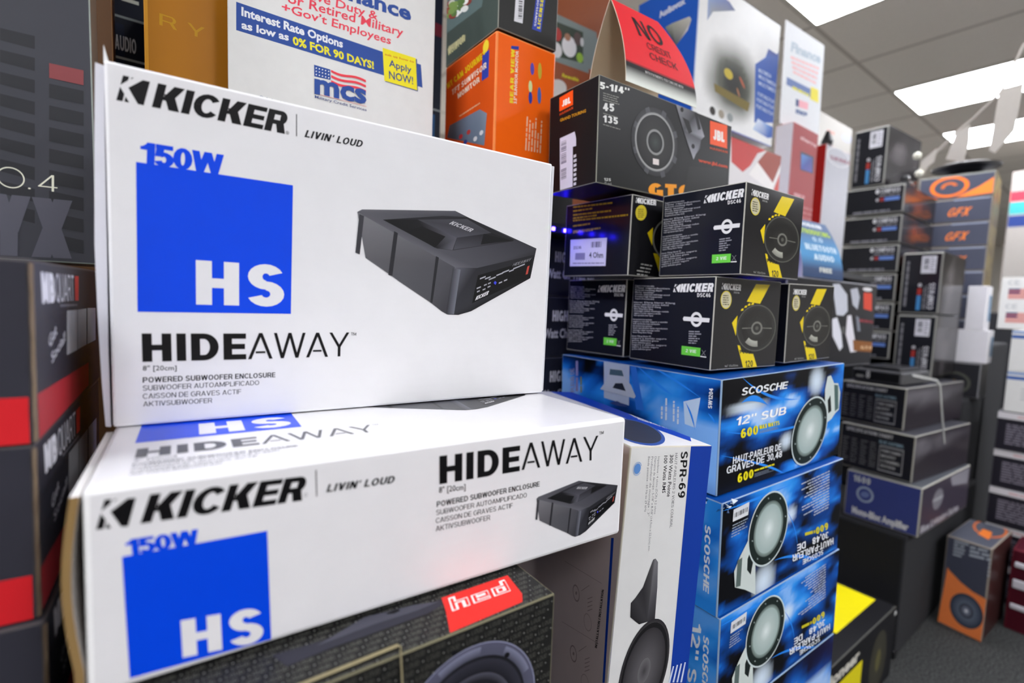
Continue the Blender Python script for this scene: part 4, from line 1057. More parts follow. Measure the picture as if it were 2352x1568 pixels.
# ------------------------------------------------------------------ boxes in the gap and on the upper shelf
for k, z in enumerate((1.0, 1.125, 1.245)):
    o = Box('speaker_carton', ('lowest', 'middle', 'upper')[k] + ' navy carton with white wattage lettering in the gap beside the white carton', 'box', (.45, .735, z), (.34, .2, (.123, .118, .112)[k]), -1, 0, 0, '#20222e', '#4a4a55', M_CARD)
    t = o.part('lettering'); f = o.front
    for i in range(3):
        f.text(t, 'HIGH', [.40 + i * .2, .60], [.52 + i * .2, .60], [.40 + i * .2, .78], '#d5d5dc', .26)
        f.text(t, 'Watt Ch', [.34 + i * .2, .32], [.52 + i * .2, .32], [.34 + i * .2, .47], '#c5c5ce', font='b', off=.03)
ORB = {'*': '#ee5a08', 'left': '#d8541a', 'front': '#f8660a'}
zo = lambda x, y: (1000 + x / 3.92, y / 3.92)
orb = Box('monitor_carton', 'bright orange monitor carton between the payment sign and the car-speaker box', 'box', (.4497, .7073 - .05, 1.382), (.119, .1666, .2632), -1.56, .4, -.6, ORB, '#f08a4a', M_SHINE, bev=.003)
F_, L_ = orb.front, orb.left
t = orb.part('lettering')
F_.poly(t, [zo(680, 440), zo(750, 450), zo(752, 418), zo(684, 412)], '#2b3f9e')
F_.text(t, 'REAR VIEW', zo(700, 930), zo(715, 445), zo(668, 925), '#f2d420', .26); F_.text(t, '3.5" SUNVISOR MONITOR', zo(730, 935), zo(748, 460), zo(706, 930), '#f3e4d2', font='b', off=.03)
F_.lines(t, zo(800, 1350), zo(815, 1040), zo(955, 1380), 6, '#f5c9a4', .4, .6, 2)
for (x, y, c_) in ((872, 620, '#5a4fb4'), (940, 640, '#c9b23c'), (855, 780, '#d6e4a0'), (855, 880, '#2b3f9e'), (935, 860, '#4a6ab0')): F_.disc(t, zo(x, y), zo(x + 17, y + 4), zo(x, y - 75 if x > 900 else y - 55), c_, 16)
L_.text(t, 'MY CAM JOURNEY', zo(112, 800), zo(462, 500), zo(100, 755), '#e2c41c', .26); L_.poly(t, [zo(418, 730), zo(478, 690), zo(486, 445), zo(424, 500)], '#2f45a8')
L_.text(t, 'TFT SUNVISOR', zo(150, 860), zo(460, 610), zo(150, 810), '#f0dcc8', .24); L_.text(t, 'MONITOR', zo(205, 890), zo(400, 735), zo(200, 845), '#f0dcc8', .24)
L_.disc(t, zo(455, 418), zo(482, 395), zo(455, 362), '#f0d63c', 24); L_.lines(t, zo(215, 1040), zo(400, 920), zo(217, 1055), 1, '#e6b890', .7, 1)
pq = orb.part('monitor_picture')
L_.poly(pq, [zo(105, 1240), zo(440, 1310), zo(465, 1020), zo(400, 985), zo(130, 1130)], ['#44546a', '#6a7c90', '#8492a2', '#77869a', '#5a6a80'])
for x, y, c_ in ((230, 1230, '#c0323a'), (300, 1190, '#b03a3a'), (270, 1280, '#2a3c8a'), (360, 1250, '#d9dde2'), (415, 1195, '#d9dde2')): L_.disc(pq, zo(x, y), zo(x + 18, y - 8), zo(x, y - 22), c_, 10)
bt = Box('monitor_carton', 'dark monitor carton on top of the bright orange one', 'box', (.4497, .6573, 1.6495), (.117, .172, .2), -1.9, .4, -.6, {'*': '#2a2a28', 'left': '#44504c'}, '#8a8a80', M_CARD)
F_, L_ = bt.front, bt.left
q = bt.part('barcode_label', M_MATTE, 'white barcode label'); F_.poly(q, [zo(708, 190), zo(785, 212), zo(800, -10), zo(722, -12)], '#dcdce0'); F_.bars(q, zo(745, 165), zo(750, 5), zo(780, 170), 21, '#3a3a40')
q = bt.part('lettering'); F_.poly(q, [zo(870, 262), zo(950, 290), zo(990, -10), zo(905, -10)], '#2f45a8'); F_.text(q, 'LICENSE', zo(942, 262), zo(975, -10), zo(915, 255), '#e2d21c', .26); F_.text(q, 'SUNVISOR', zo(905, 240), zo(935, -10), zo(888, 236), '#d5d5e6', .22)
L_.text(q, 'MONITOR', zo(120, 500), zo(268, 370), zo(112, 440), '#cfcf9a', .2); L_.poly(q, [zo(118, 470), zo(270, 360), zo(270, 310), zo(120, 420)], '#b5b48c')
q = bt.part('sports_picture'); L_.poly(q, [zo(92, 310), zo(420, 60), zo(430, -20), zo(92, -20)], '#5e7272')
rn = random.Random(3)
for i in range(30): x = 95 + rn.random() * 200; y = rn.random() * (230 - x * .6) + 10; L_.disc(q, zo(x, y), zo(x + 20 + rn.random() * 20, y - 10), zo(x, y - 30), rn.choice(('#e8ece8', '#dfe4e0', '#7c9a54', '#8a4038', '#5a7a44', '#c9cfc9')), 10)

bk = Box('monitor_carton', 'big brown monitor carton with baseball photo, behind the red tent card', 'box', (.80, .96, 1.382), (.40, .2, .655), -1, 0, 0, '#8f4a22', '#a5704a', M_CARD)
q = bk.part('sports_picture'); F_ = bk.front
F_.poly(q, [zo(1060, 545), zo(1380, 660), zo(1380, 620), zo(1560, 690), zo(1560, 400), zo(1455, 350), zo(1450, 292), zo(1080, 120)], '#7b8580')
F_.poly(q, [zo(1060, 500), zo(1330, 570), zo(1330, 290), zo(1080, 190)], '#3a4436')
for x, y, a_, b_, c_ in ((1100, 310, 35, 60, '#b03a34'), (1090, 450, 50, 70, '#d9d6d2'), (1205, 420, 65, 95, '#dedcda'), (1190, 335, 28, 34, '#a5765a'), (1300, 520, 30, 45, '#8fb43a'), (1280, 350, 35, 60, '#5a4a44'), (1320, 380, 15, 40, '#c9c9c6')): F_.disc(q, zo(x, y), zo(x + a_, y + a_ * .3), zo(x, y - b_), c_, 20)
q = bk.part('lettering'); F_.text(q, 'Reversible', zo(1140, 690), zo(1288, 735), zo(1145, 660), '#d9d020', font='b', off=.03); F_.text(q, 'my', zo(1580, 150), zo(1640, 180), zo(1585, 90), '#d9c820', .2)
F_.disc(q, zo(1090, 800), zo(1180, 800), zo(1095, 715), '#cfcac2', 24)

kb = Box('carton', 'added plain black carton keeping the upper shelf dark behind the orange-badged speaker box', 'box', (.60, .80, 1.382), (.16, .14, .17), 0, 0, 0, '#18181c', '#2c2c30', M_CARD)  # added filler that keeps the gap below the speaker box dark
# blue and white player carton, on a red and white one
rw = Box('player_carton', 'white carton with red swoosh under the blue and white player carton', 'box', (1.21, .72, 1.382), (.281, .16, .297), -2, 0, 0, '#e2dedb', '#c98a84', M_SHINE)
q = rw.part('artwork'); F_ = rw.front
F_.poly(q, [(1680, 306), (1760, 338), (1740, 352), (1724, 380), (1706, 395), (1680, 372)], '#c93a36'); F_.poly(q, [(1762, 340), (1815, 360), (1814, 385), (1775, 420), (1740, 372)], '#a04a3a'); F_.poly(q, [(1740, 372), (1775, 420), (1814, 385), (1813, 400), (1770, 440), (1720, 400)], '#f2eee8'); F_.poly(q, [(1775, 440), (1812, 405), (1806, 466), (1770, 460)], '#cf5a50')
bl_ = Box('player_carton', 'tall blue and white player carton with screen photo at the top of the shelf', 'box', (1.05, .715, 1.686), (.377, .18, .32), -.9, .6, -.8, {'*': '#e8e8e6', 'left': '#2a63c9', 'top': '#dcdcdc'}, '#b5c5e4', M_SHINE, bev=.002)
F_, L_ = bl_.front, bl_.left
z7 = lambda x, y: (1450 + x / 4.48, y / 4.48)
q = bl_.part('device_picture')
sx_, sy_ = fr_(F_, z7(1050, 850)); cx_, cy_ = fr_(F_, z7(960, 330))
def _art(a, b_):
    d = (((a - sx_) / .30) ** 2 + ((b_ - sy_) / .26) ** 2) ** .5 + .12 * noise.noise(Vector((a * 6, b_ * 6, 2)))
    c = mix('#efefec', '#5c5f50', max(0, min(1, (1.3 - d) * 1.5))); c = mix(c, '#24241c', max(0, min(1, (.75 - d) * 2)) * (1 if a > sx_ - .12 else .5))
    return mix(c, '#cfd2d2', .8 * max(0, .5 * noise.noise(Vector((a * 3, b_ * 3, 5))))) if d > 1.3 else c
F_.grid(q, 30, 26, _art)
F_.poly(q, [z7(860, 940), z7(1200, 1150), z7(1220, 1060), z7(850, 855)], '#7a6a2c'); F_.disc(q, z7(1000, 760), z7(1045, 780), z7(995, 705), '#c9b22a', 16); F_.disc(q, z7(1140, 850), z7(1165, 890), z7(1125, 800), '#c2603a', 12); F_.disc(q, z7(1100, 950), z7(1115, 980), z7(1092, 910), '#b97a50', 12)
F_.poly(q, [z7(1265, 1260), z7(1535, 1300), z7(1580, 640), z7(1580, 570), z7(1500, 560), z7(1410, 500), z7(1380, 590), z7(1275, 660)], ['#2a5ab0', '#2350a8', '#2450a6', '#1b3f94', '#1b3f94', '#2a3c90', '#3060b8', '#2a5ab4'])
for i, (x0, y0, x1, y1) in enumerate(((1310, 720, 1440, 800), (1310, 780, 1500, 900), (1310, 850, 1515, 970), (1300, 960, 1500, 1080), (1290, 1020, 1495, 1140), (1285, 1085, 1490, 1205))): F_.text(q, 'PORTABLE PLAYER' if i > 2 else 'MULTIMEDIA', z7(x0, y0 + 20), z7(x1, y1 + 5), z7(x0, y0 - 18), '#c3d0e6', font='b', off=.02)
F_.poly(q, [z7(780, 210), z7(840, 120), z7(1070, 110), z7(1010, 20), z7(960, -20), z7(790, -20)], ['#8fa0c4', '#8f949a', '#32407c', '#4a5a9a', '#7c88b4', '#8aa0cc'])
F_.poly(q, [z7(1250, 1330), z7(1400, 1420), z7(1530, 1450), z7(1530, 1340), z7(1400, 1280), z7(1300, 1220)], ['#b9cbe4', '#2b5ab0', '#2a5ab0', '#2a58ae', '#6c94d0', '#dfe8f4'])
for x, y, c_ in ((835, 1140, '#2c261e'), (925, 1175, '#a09684'), (1015, 1210, '#8f9694')): F_.disc(q, z7(x, y), z7(x + 30, y + 12), z7(x, y - 45), c_, 18)
L_.text(q, 'Audiovox', z7(290, 185), z7(560, 30), z7(280, 130), '#dfe6f4', font='b', off=.05)
L_.poly(q, [z7(350, 280), z7(420, 240), z7(600, 170), z7(620, 200), z7(580, 310), z7(460, 470), z7(430, 420)], ['#8a9488', '#b0b4a4', '#dcdcd0', '#d0d0c4', '#ffffff', '#5a6068', '#3a4048'])

r1 = Box('stereo_carton', 'red front stereo carton with white side, holding up a payment sign', 'box', (1.63, .745, 1.382), (.172, .055, .438), -.9, -.2, .2, {'*': '#9c2a2c', 'left': '#d5d3da'}, '#c98f90', M_SHINE, bev=.002)
F_ = r1.front; q = r1.part('lettering'); zr = lambda x, y: (1800 + x / 3.92, y / 3.92)
F_.text(q, 'sierra', zr(150, 1250), zr(295, 1330), zr(150, 1215), '#d9a9a8', font='b', off=.04); F_.lines(q, (1824, 440), (1848, 448), (1823, 452), 1, '#c98a8a', .7, 1); F_.lines(q, (1843, 470), (1876, 480), (1841, 505), 3, '#b05a5a', .5, .7)
q = r1.part('screen_picture'); F_.poly(q, [zr(150, 1530), zr(265, 1565), zr(270, 1410), zr(152, 1360)], '#3a3a48'); F_.poly(q, [zr(155, 1520), zr(255, 1555), zr(258, 1420), zr(160, 1385)], ['#3a4aa0', '#5a4a9a', '#3a4a90', '#5a90d0'])
r2 = Box('stereo_carton', 'white front stereo carton with red side, beyond the red one', 'box', (1.99, .79, 1.382), (.194, .16, .46), -3, 0, 0, {'*': '#b4b5bb', 'left': '#a81f1c'}, '#e2b4b0', M_SHINE, bev=.002)
F_ = r2.front; q = r2.part('lettering'); F_.text(q, 'SIERRA', zr(415, 1430), zr(600, 1490), zr(420, 1395), '#8a4a58', .22)
F_.ring(q, [.5, .93], [.98, .93], [.5, 1.0], .92, 1, '#dcdcda')
ps2 = Box('payment_sign', 'small copy of the white payment sign standing on the red stereo carton', 'sign', (1.622, .785, 1.823), (.262, .003, .31), -2, -.6, -1, '#dde0e2', '#f0e8ea', M_MATTE, body='sign_panel', bev=.0006)
F_ = ps2.front; q = ps2.part('lettering')
F_.text(q, 'Finance', z7(1640, 520), z7(1945, 650), z7(1650, 430), '#a9b9c4', font='b', off=.05)
for i in range(4): F_.lines(q, z7(1640 + i * 8, 570 + i * 50), z7(1930 - i * 10, 690 + i * 50), z7(1640 + i * 8, 605 + i * 50), 1, '#eab4b4', .8, 1, i)
q = ps2.part('blue_banner'); F_.poly(q, [z7(1595, 870), z7(1840, 1000), z7(1845, 915), z7(1600, 790)], '#5a72a8'); F_.lines(q, z7(1660, 880), z7(1830, 965), z7(1655, 915), 1, '#d6d24a', .8, 1)
q = ps2.part('yellow_badge'); F_.poly(q, [z7(1840, 1020), z7(1925, 1060), z7(1925, 925), z7(1848, 890)], '#e6d838')
q = ps2.part('flag_logo'); F_.poly(q, [z7(1690, 1090), z7(1720, 1100), z7(1725, 1030), z7(1692, 1015)], '#3a4f80'); F_.poly(q, [z7(1720, 1100), z7(1815, 1130), z7(1820, 1060), z7(1725, 1025)], '#ecaab4'); F_.text(q, 'mcs', z7(1690, 1160), z7(1810, 1200), z7(1692, 1105), '#4a6294', font='b', off=.06)
wb = Box('carton', 'small white carton on top of the white and red stereo carton', 'box', (2.06, .85, 1.844), (.3, .1, .145), -1, 0, 0, '#b9b6ae', '#c9c6be', M_CARD)
q = wb.part('lettering'); wb.front.lines(q, (1900, 296), (1917, 303), (1899, 304), 1, '#d08a78', .8, 1); wb.front.disc(q, (1945, 318), (1957, 322), (1945, 308), '#b9bccc', 12)
kn = Thing('antenna_knob', 'small black knob lying on the red-sided stereo carton', 'knob', (2.015, .80, 1.8425), mat=M_METAL)
Part(kn, 'knob').lathe([(0, 0), (.018, 0), (.02, .012), (.013, .03), (.006, .05), (0, .052)], '#1c1e20', 18)

# ------------------------------------------------------------------ tent cards
def tent(name, label, p, yaw, w, h, half, colf, inner, n=14, twist=0.0, taper=.06):
    t = Thing(name, label, 'sign', p, yaw, mat=M_MATTE)
    fr, bk_ = Part(t, 'front_panel'), Part(t, 'back_panel', label='pale inner face of the back panel')
    def prof(s_): return half * (1 - s_ ** 1.8)                     # bulge of a panel, 0 at the ridge
    T_ = .0012
    for sg_, part in ((-1, fr), (1, bk_)):
        for i in range(n):
            for j in range(6):
                def V(i, j, o):
                    z = h * i / n; y = sg_ * (prof(i / n) + o); sh = twist * (1 - i / n)
                    return Vector((sh + w * j / 6 * (1 - taper * (i / n) ** 2), y, z))
                a, b_ = i / n, (i + 1) / n; o = T_
                q = [V(i, j, o), V(i, j + 1, o), V(i + 1, j + 1, o), V(i + 1, j, o)]
                part.face(q if sg_ < 0 else q[::-1], [colf(a), colf(a), colf(b_), colf(b_)] if sg_ < 0 else inner)
                q = [V(i, j, 0), V(i + 1, j, 0), V(i + 1, j + 1, 0), V(i, j + 1, 0)]
                part.face(q if sg_ < 0 else q[::-1], inner)
                if j in (0, 5):
                    jj = 0 if j == 0 else 6; part.face([V(i, jj, 0), V(i, jj, o), V(i + 1, jj, o), V(i + 1, jj, 0)], '#e8dcc8')
    def front(u, v):                                                # point just in front of the front panel
        sh = twist * (1 - v)
        return Vector((sh + w * u * (1 - taper * v * v), -(prof(v) + T_ + .0006), h * v))
    def write(part, s_, u0, u1, v0, v1, col, w_=.2, font='h', off=.02):
        ps, bx = letters(s_, w_, font, None, off if font == 'b' else 0)
        for q in ps: part.face([front(u0 + (u1 - u0) * x / bx[2], v0 + (v1 - v0) * y) for x, y in q], col)
    return t, write
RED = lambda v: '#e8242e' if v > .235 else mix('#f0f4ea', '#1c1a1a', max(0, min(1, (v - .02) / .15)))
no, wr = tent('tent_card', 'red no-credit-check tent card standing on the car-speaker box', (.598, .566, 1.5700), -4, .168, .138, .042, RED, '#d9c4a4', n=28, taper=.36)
q = Part(no, 'lettering')
wr(q, 'NO', .28, .72, .62, .85, '#2a1416', .17); wr(q, 'CREDIT', .36, .74, .49, .57, '#6a141a', .15); wr(q, 'CHECK', .36, .78, .37, .45, '#6a141a', .16); wr(q, 'WITH PAYMENTS YOU CAN LIVE WITH', .25, .8, .165, .195, '#b9b5b2', .2)
BLU = lambda v: mix('#1f3f6a', '#3a8ac0', max(0, min(1, (v - .15) / .2))) if v < .5 else mix('#3a8ac0', '#3c5a84', min(1, (v - .5) / .3))
tb, wr = tent('tent_card', 'blue tent card with rounded front standing beside the top black and yellow carton', (1.398, .642, 1.3268), -4, .2275, .163, .055, BLU, '#cfcdea')
q = Part(tb, 'lettering')
wr(q, 'AUDIOBAHN', .05, .8, .88, .95, '#d9e0e6', .26); wr(q, 'INTRODUCING', .1, .92, .74, .83, '#a9c83a', .26); wr(q, '0.0', .4, .65, .62, .70, '#b9d6e8', .2); wr(q, 'BLUETOOTH', .15, .92, .46, .56, '#cfe4f0', .26); wr(q, 'AUDIO', .3, .8, .3, .40, '#cfe4f0', .26); wr(q, 'FREE', .4, .7, .1, .18, '#d9dcd4', .26)

# ------------------------------------------------------------------ blue light strip along the upper shelf
ls = Thing('light_strip', 'blue LED light strip along the front of the upper shelf', 'light strip', (.45, .6935, 1.368), mat=M_METAL)
Part(ls, 'strip').block((0, .0035, -.006), (1.40, .0025, .012), '#2a2a34', .0005)
for i in range(46):
    d_ = Part(ls, 'led', M_LED); d_.block((.012 + i * .03, .0008, -.003), (.006, .003, .006), '#4040ff', .0008)

# ------------------------------------------------------------------ right side: amplifier cartons on a black cabinet
pcab = Box('speaker_cabinet', 'large black carpeted speaker cabinet on the floor under the amplifier cartons', 'speaker', (2.147, .486, 0), (1.1, .42, .455), 0, 0, 0, '#15161a', None, M_FELT, body='cabinet', bev=.01)
q = pcab.part('corner_cap', M_METAL)
for x in (0, 1.07): q.block((x - .002, -.002, -.001), (.034, .03, .03), '#1b1b1d', .003)
pc2 = Box('speaker_cabinet', 'black carpeted speaker cabinet behind the amplifier cartons, under the tall carton stack', 'speaker', (2.56, .80, .457), (.7, .5, .583), 0, 0, 0, '#17181c', None, M_FELT, body='cabinet', bev=.01)
pc3 = Box('speaker_cabinet', 'black speaker cabinet at the end of the amplifier carton stack', 'speaker', (2.83, .50, .457), (.4, .28, .42), 0, 0, 0, '#17171b', None, M_FELT, body='cabinet', bev=.01)
def amp(label, p, d, yaw, kind):
    o = Box('amplifier_carton', label, 'box', p, d, yaw, 0, 0, {'*': '#26252a', 'left': '#24242a', 'front': '#2c2630', 'top': '#3a3a40'} if kind else {'*': '#3a4078', 'left': '#3c4684', 'front': '#3a3440', 'top': '#55585e'}, '#a7a59c', M_SHINE, bev=.004)
    L_, F_ = o.left, o.front; t = o.part('lettering')
    if kind:
        L_.text(t, 'SPECIFICATION CHART', [.08, .84], [.72, .84], [.08, .92], '#c9c9cc', .22); L_.text(t, 'BLUE LIGHTNING', [.55, .70], [.86, .70], [.55, .77], '#8aa4b4', .2)
        for c_ in range(4): L_.lines(t, [.04 + c_ * .13, .70], [.14 + c_ * .13, .70], [.04 + c_ * .13, .12], 9, '#6a6a6e', .4, .7, c_)
        f = o.part('panel_print')
        for a in ((.56, .10, .87, .13), (.56, .63, .87, .66), (.56, .10, .57, .66), (.86, .10, .872, .66)): L_.rect(f, *a, '#9a9a9e')
        for i, s_ in enumerate(('POWER CHAMBER', 'MOSFET', '2 CHANNEL', 'CIRCUIT DESIGN')): L_.text(f, s_, [.59, .52 - i * .11], [.84 - (i % 2) * .06, .52 - i * .11], [.59, .58 - i * .11], '#b5b5b8', .22)
        g = o.part('picture_or_reflection'); F_.grid(g, 10, 6, lambda x, y: mix('#2b262c', '#8f8c92', max(0, min(1, .55 - abs(y - .75) * 2 - x * .3 + .25 * noise.noise(Vector((x * 5, y * 5, len(label))))))))  # grey patches imitate reflections on the glossy front
    else:
        L_.text(t, 'Mono-Bloc Amplifier', [.12, .08], [.88, .08], [.12, .22], '#d9d9de', font='b', off=.05); L_.ring(t, [.28, .55], [.40, .55], [.28, .72], .75, 1, '#9aa8c4'); L_.ring(t, [.28, .55], [.38, .57], [.28, .66], .0, .6, '#6a7ab0'); L_.text(t, '1600', [.10, .78], [.34, .78], [.10, .92], '#b9bcc4', .26)
        F_.text(t, 'Blue Lightning Series', [.04, .06], [.8, .06], [.04, .2], '#a9a6ac', font='b', off=.04); F_.disc(t, [.32, .6], [.42, .6], [.32, .82], '#77757c', 24); F_.text(t, 'PYRAMID', [.22, .57], [.42, .57], [.22, .64], '#b9b9be', .2); F_.poly(t, [[.55, .95], [.97, .95], [.95, .6], [.6, .72]], '#8a8890')
    return o
amp('purple-blue amplifier carton at the bottom of the amplifier stack, on the black cabinet', (2.175, .462, .4565), (.55, .235, .178), -3, 0)
amp('black amplifier carton with specification chart, middle of the amplifier stack', (2.2, .500, .636), (.52, .245, .171), -6, 1)
ampt = amp('black amplifier carton with specification chart, top of the amplifier stack', (2.253, .552, .8085), (.55, .22, .159), -6, 1)
pth = [ampt.loc(on_y(p, .458)) for p in ((2095, 861), (2150, 873), (2158, 885), (2163, 960), (2168, 1018))]
r_ = ampt.part('wrap_edge', M_STRAP, 'pale edge of clear wrapping sheet')
for a, b_ in zip(pth, pth[1:]):
    d = (b_ - a).normalized(); s_ = d.cross(Vector((0, 1, 0))).normalized() * .004
    r_.solid([a - s_, b_ - s_, b_ + s_, a + s_], Vector((0, -1, 0)), .003, '#c5c6c0')
dv = Thing('amplifier', 'flat black car amplifier lying on top of the amplifier cartons', 'amplifier', (2.27, .575, .9715), -6, mat=M_METAL)
q = Part(dv, 'housing'); q.block((0, 0, 0), (.25, .17, .05), '#1a1a1c', .008, '#4a4a4c'); q.block((.03, .02, .05), (.19, .13, .012), '#242426', .006)
fz = Face(dv, (0, .17, 0), (0, -1, 0), (0, 0, 1), (-1, 0, 0), .17, .05)
q = Part(dv, 'lettering'); fz.text(q, '8', [.30, .3], [.38, .3], [.30, .85], '#d5d5d0', .2); fz.rect(q, .1, .3, .25, .5, '#9a9a94')

def cmp_box(label, p, up, yaw=0):
    d = (.36, .134, .254) if up else (.46, .222, .12)
    o = Box('speaker_carton', label, 'box', p, d, yaw, 0, 0, {'*': '#26262b', 'left': '#232429', 'front': '#2a2829'}, '#9a9a94', M_LAM, 'glossy black component speaker cartons', .006)
    L_ = o.left; t = o.part('lettering')
    if up:
        b_ = o.part('barcode_label', M_MATTE, 'white barcode label'); L_.rect(b_, .48, .66, .84, .94, '#d5d5dc'); L_.bars(b_, [.54, .72], [.54, .9], [.66, .72], 15, '#3a3a44'); L_.lines(b_, [.7, .92], [.82, .92], [.7, .69], 6, '#8a8a96', .4)
        L_.lines(t, [.10, .12], [.10, .86], [.2, .12], 1, '#77777c', .7, 1)
        L_.text(t, 'COMPASS', [.86, .08], [.86, .50], [.72, .08], '#c9c9ce', .24); L_.lines(t, [.58, .08], [.58, .48], [.7, .08], 2, '#85858a', .5, .9); L_.poly(t, [[.44, .06], [.54, .06], [.54, .30], [.44, .30]], '#4a8ac0'); L_.poly(t, [[.44, .31], [.54, .31], [.54, .42], [.44, .42]], '#a83a34'); L_.disc(t, [.49, .47], [.54, .47], [.49, .50], '#b9b9be', 12)
    else:
        L_.text(t, 'COMPASS', [.60, .74], [.92, .74], [.60, .90], '#cdcdd2', .24); L_.disc(t, [.55, .82], [.58, .82], [.55, .9], '#dcdce0', 14); L_.lines(t, [.58, .70], [.92, .70], [.58, .62], 1, '#85858a', .6, 1)
        L_.rect(t, .68, .46, .92, .58, '#6a8ad0'); L_.rect(t, .60, .46, .67, .58, '#a03a3a'); L_.disc(t, [.56, .52], [.585, .52], [.56, .58], '#b9b9be', 12); L_.lines(t, [.16, .16], [.78, .16], [.16, .06], 1, '#8a8a92', .7, 1)
    g = o.part('picture_or_reflection'); o.front.grid(g, 8, 6, lambda x, y: mix('#2a2829', '#8a8486' if up else '#b5562a', max(0, .45 - abs(x - .4) - abs(y - .5) + .4 * noise.noise(Vector((x * 4, y * 4, p[2] * 9))))))  # front blotches are painted reflections, the orange ones of the orange cartons
    return o
for k, z in enumerate((1.042, 1.168, 1.294, 1.420, 1.546, 1.672)):
    cmp_box(('lowest', 'fifth', 'fourth', 'third', 'second', 'topmost')[k] + ' flat-lying black carton in the tall black stack' + ('', ' from its top', ' from its top', ' from its top', ' from its top', ', under the upright one')[k], (2.6, .712, z + (.0 if k < 5 else .002)), False)
cmp_box('black carton standing upright on the very top of the tall black stack', (2.6, .790, 1.800), True, -4)
cmp_box('upright black carton with barcode, lower one in front of the tall black stack', (2.6, .562, .985), True)
cmp_box('upright black carton with barcode, upper one in front of the tall black stack', (2.6, .562, 1.245), True)
sb = Thing('bracket', 'small black bracket lying beside the upright carton on the tall stack', 'bracket', (2.66, .735, 1.7965), 4, mat=M_METAL)
q = Part(sb, 'bracket'); q.block((0, -.02, 0), (.12, .045, .02), '#2a2a2a', .006); q.block((.02, -.01, .02), (.04, .03, .03), '#1f1f20', .01); q.block((.09, -.01, .02), (.02, .02, .012), '#dcdcd8', .004)

wx = Box('speaker_carton', 'carton with white figure picture just beyond the black and yellow cartons', 'box', (1.32, .590, 1.0755), (.556, .105, .25), -3, 0, 0, {'*': '#1c1c20', 'front': '#1d1d21'}, '#8a8a90', M_SHINE, bev=.003)
zx = lambda x, y: (1780 + x / 5.6, 600 + y / 5.6)
F_ = wx.front; q = wx.part('figure_picture')
for pts, c_ in (([(745, 290), (830, 290), (930, 430), (935, 640), (880, 700), (790, 690), (760, 470)], '#c9ccd6'), ([(735, 740), (800, 720), (850, 900), (870, 1100), (830, 1150), (740, 960)], '#dfe0e8'), ([(930, 700), (980, 690), (1010, 900), (1050, 1160), (970, 1170), (910, 940)], '#e2dfe6'), ([(970, 360), (1060, 340), (1090, 460), (1060, 620), (1000, 560)], '#b9bcc6'), ([(1040, 700), (1080, 720), (1100, 900), (1060, 900)], '#7a7f8a'), ([(860, 840), (900, 840), (900, 930), (860, 930)], '#5a5a58')): F_.poly(q, [zx(*p) for p in pts], c_)
F_.poly(q, [zx(1010, 1150), zx(1260, 1165), zx(1260, 1040), zx(1000, 1010)], '#8a5420'); F_.text(q, 'GTO', zx(1100, 1125), zx(1250, 1130), zx(1100, 1085), '#d9b48a', .3)
q = wx.part('orange_badge'); F_.poly(q, [zx(1140, 610), zx(1245, 640), zx(1245, 410), zx(1140, 400)], '#d9432a'); F_.disc(q, zx(1190, 360), zx(1250, 365), zx(1190, 335), '#e6e4e6', 16); F_.lines(q, zx(1085, 735), zx(1260, 760), zx(1085, 780), 1, '#8a2a34', .8, 1)
wsup = Box('carton', 'plain black carton under the white figure carton', 'box', (1.32, .585, .6), (.15, .11, .474), -3, 0, 0, '#1a1a1c', '#3a3a3c', M_CARD)
wsup2 = Box('speaker_cabinet', 'black cabinet on the floor just beyond the blue cartons', 'speaker', (1.17, .56, 0), (.245, .17, .597), 0, 0, 0, '#141518', None, M_FELT, body='cabinet', bev=.008)
yb = Box('carton', 'black carton with bright yellow panel on its lid, on the floor beyond the blue cartons', 'box', (1.42, .48, 0), (.62, .22, .25), -1, 0, 0, '#17171a', '#4a4a46', M_CARD, bev=.003)
q = yb.part('yellow_panel', label='bright yellow printed panel'); yb.top.rect(q, .45, .25, .97, .92, '#f0e010'); yb.top.disc(q, [.52, .86], [.55, .86], [.52, .93], '#17171a', 16)
yb.front.rect(q, .05, .05, .55, .7, '#e2d414'); t = yb.part('lettering'); yb.front.text(t, 'Pioneer', [.1, .76], [.5, .76], [.1, .9], '#d5d2c4', font='b', off=.04)
q = yb.part('woofer_picture'); yb.front.disc(q, [.78, .45], [.9, .45], [.78, .85], '#3a382e', 30); yb.front.disc(q, [.78, .45], [.82, .45], [.78, .6], '#5a5636', 20)
for k in range(2):
    q = yb.part('corner_staple', M_METAL); q.block((.607, -.001 + .05 * k, .22 - .1 * k), (.016, .004, .012), '#c9c9c6', .001)

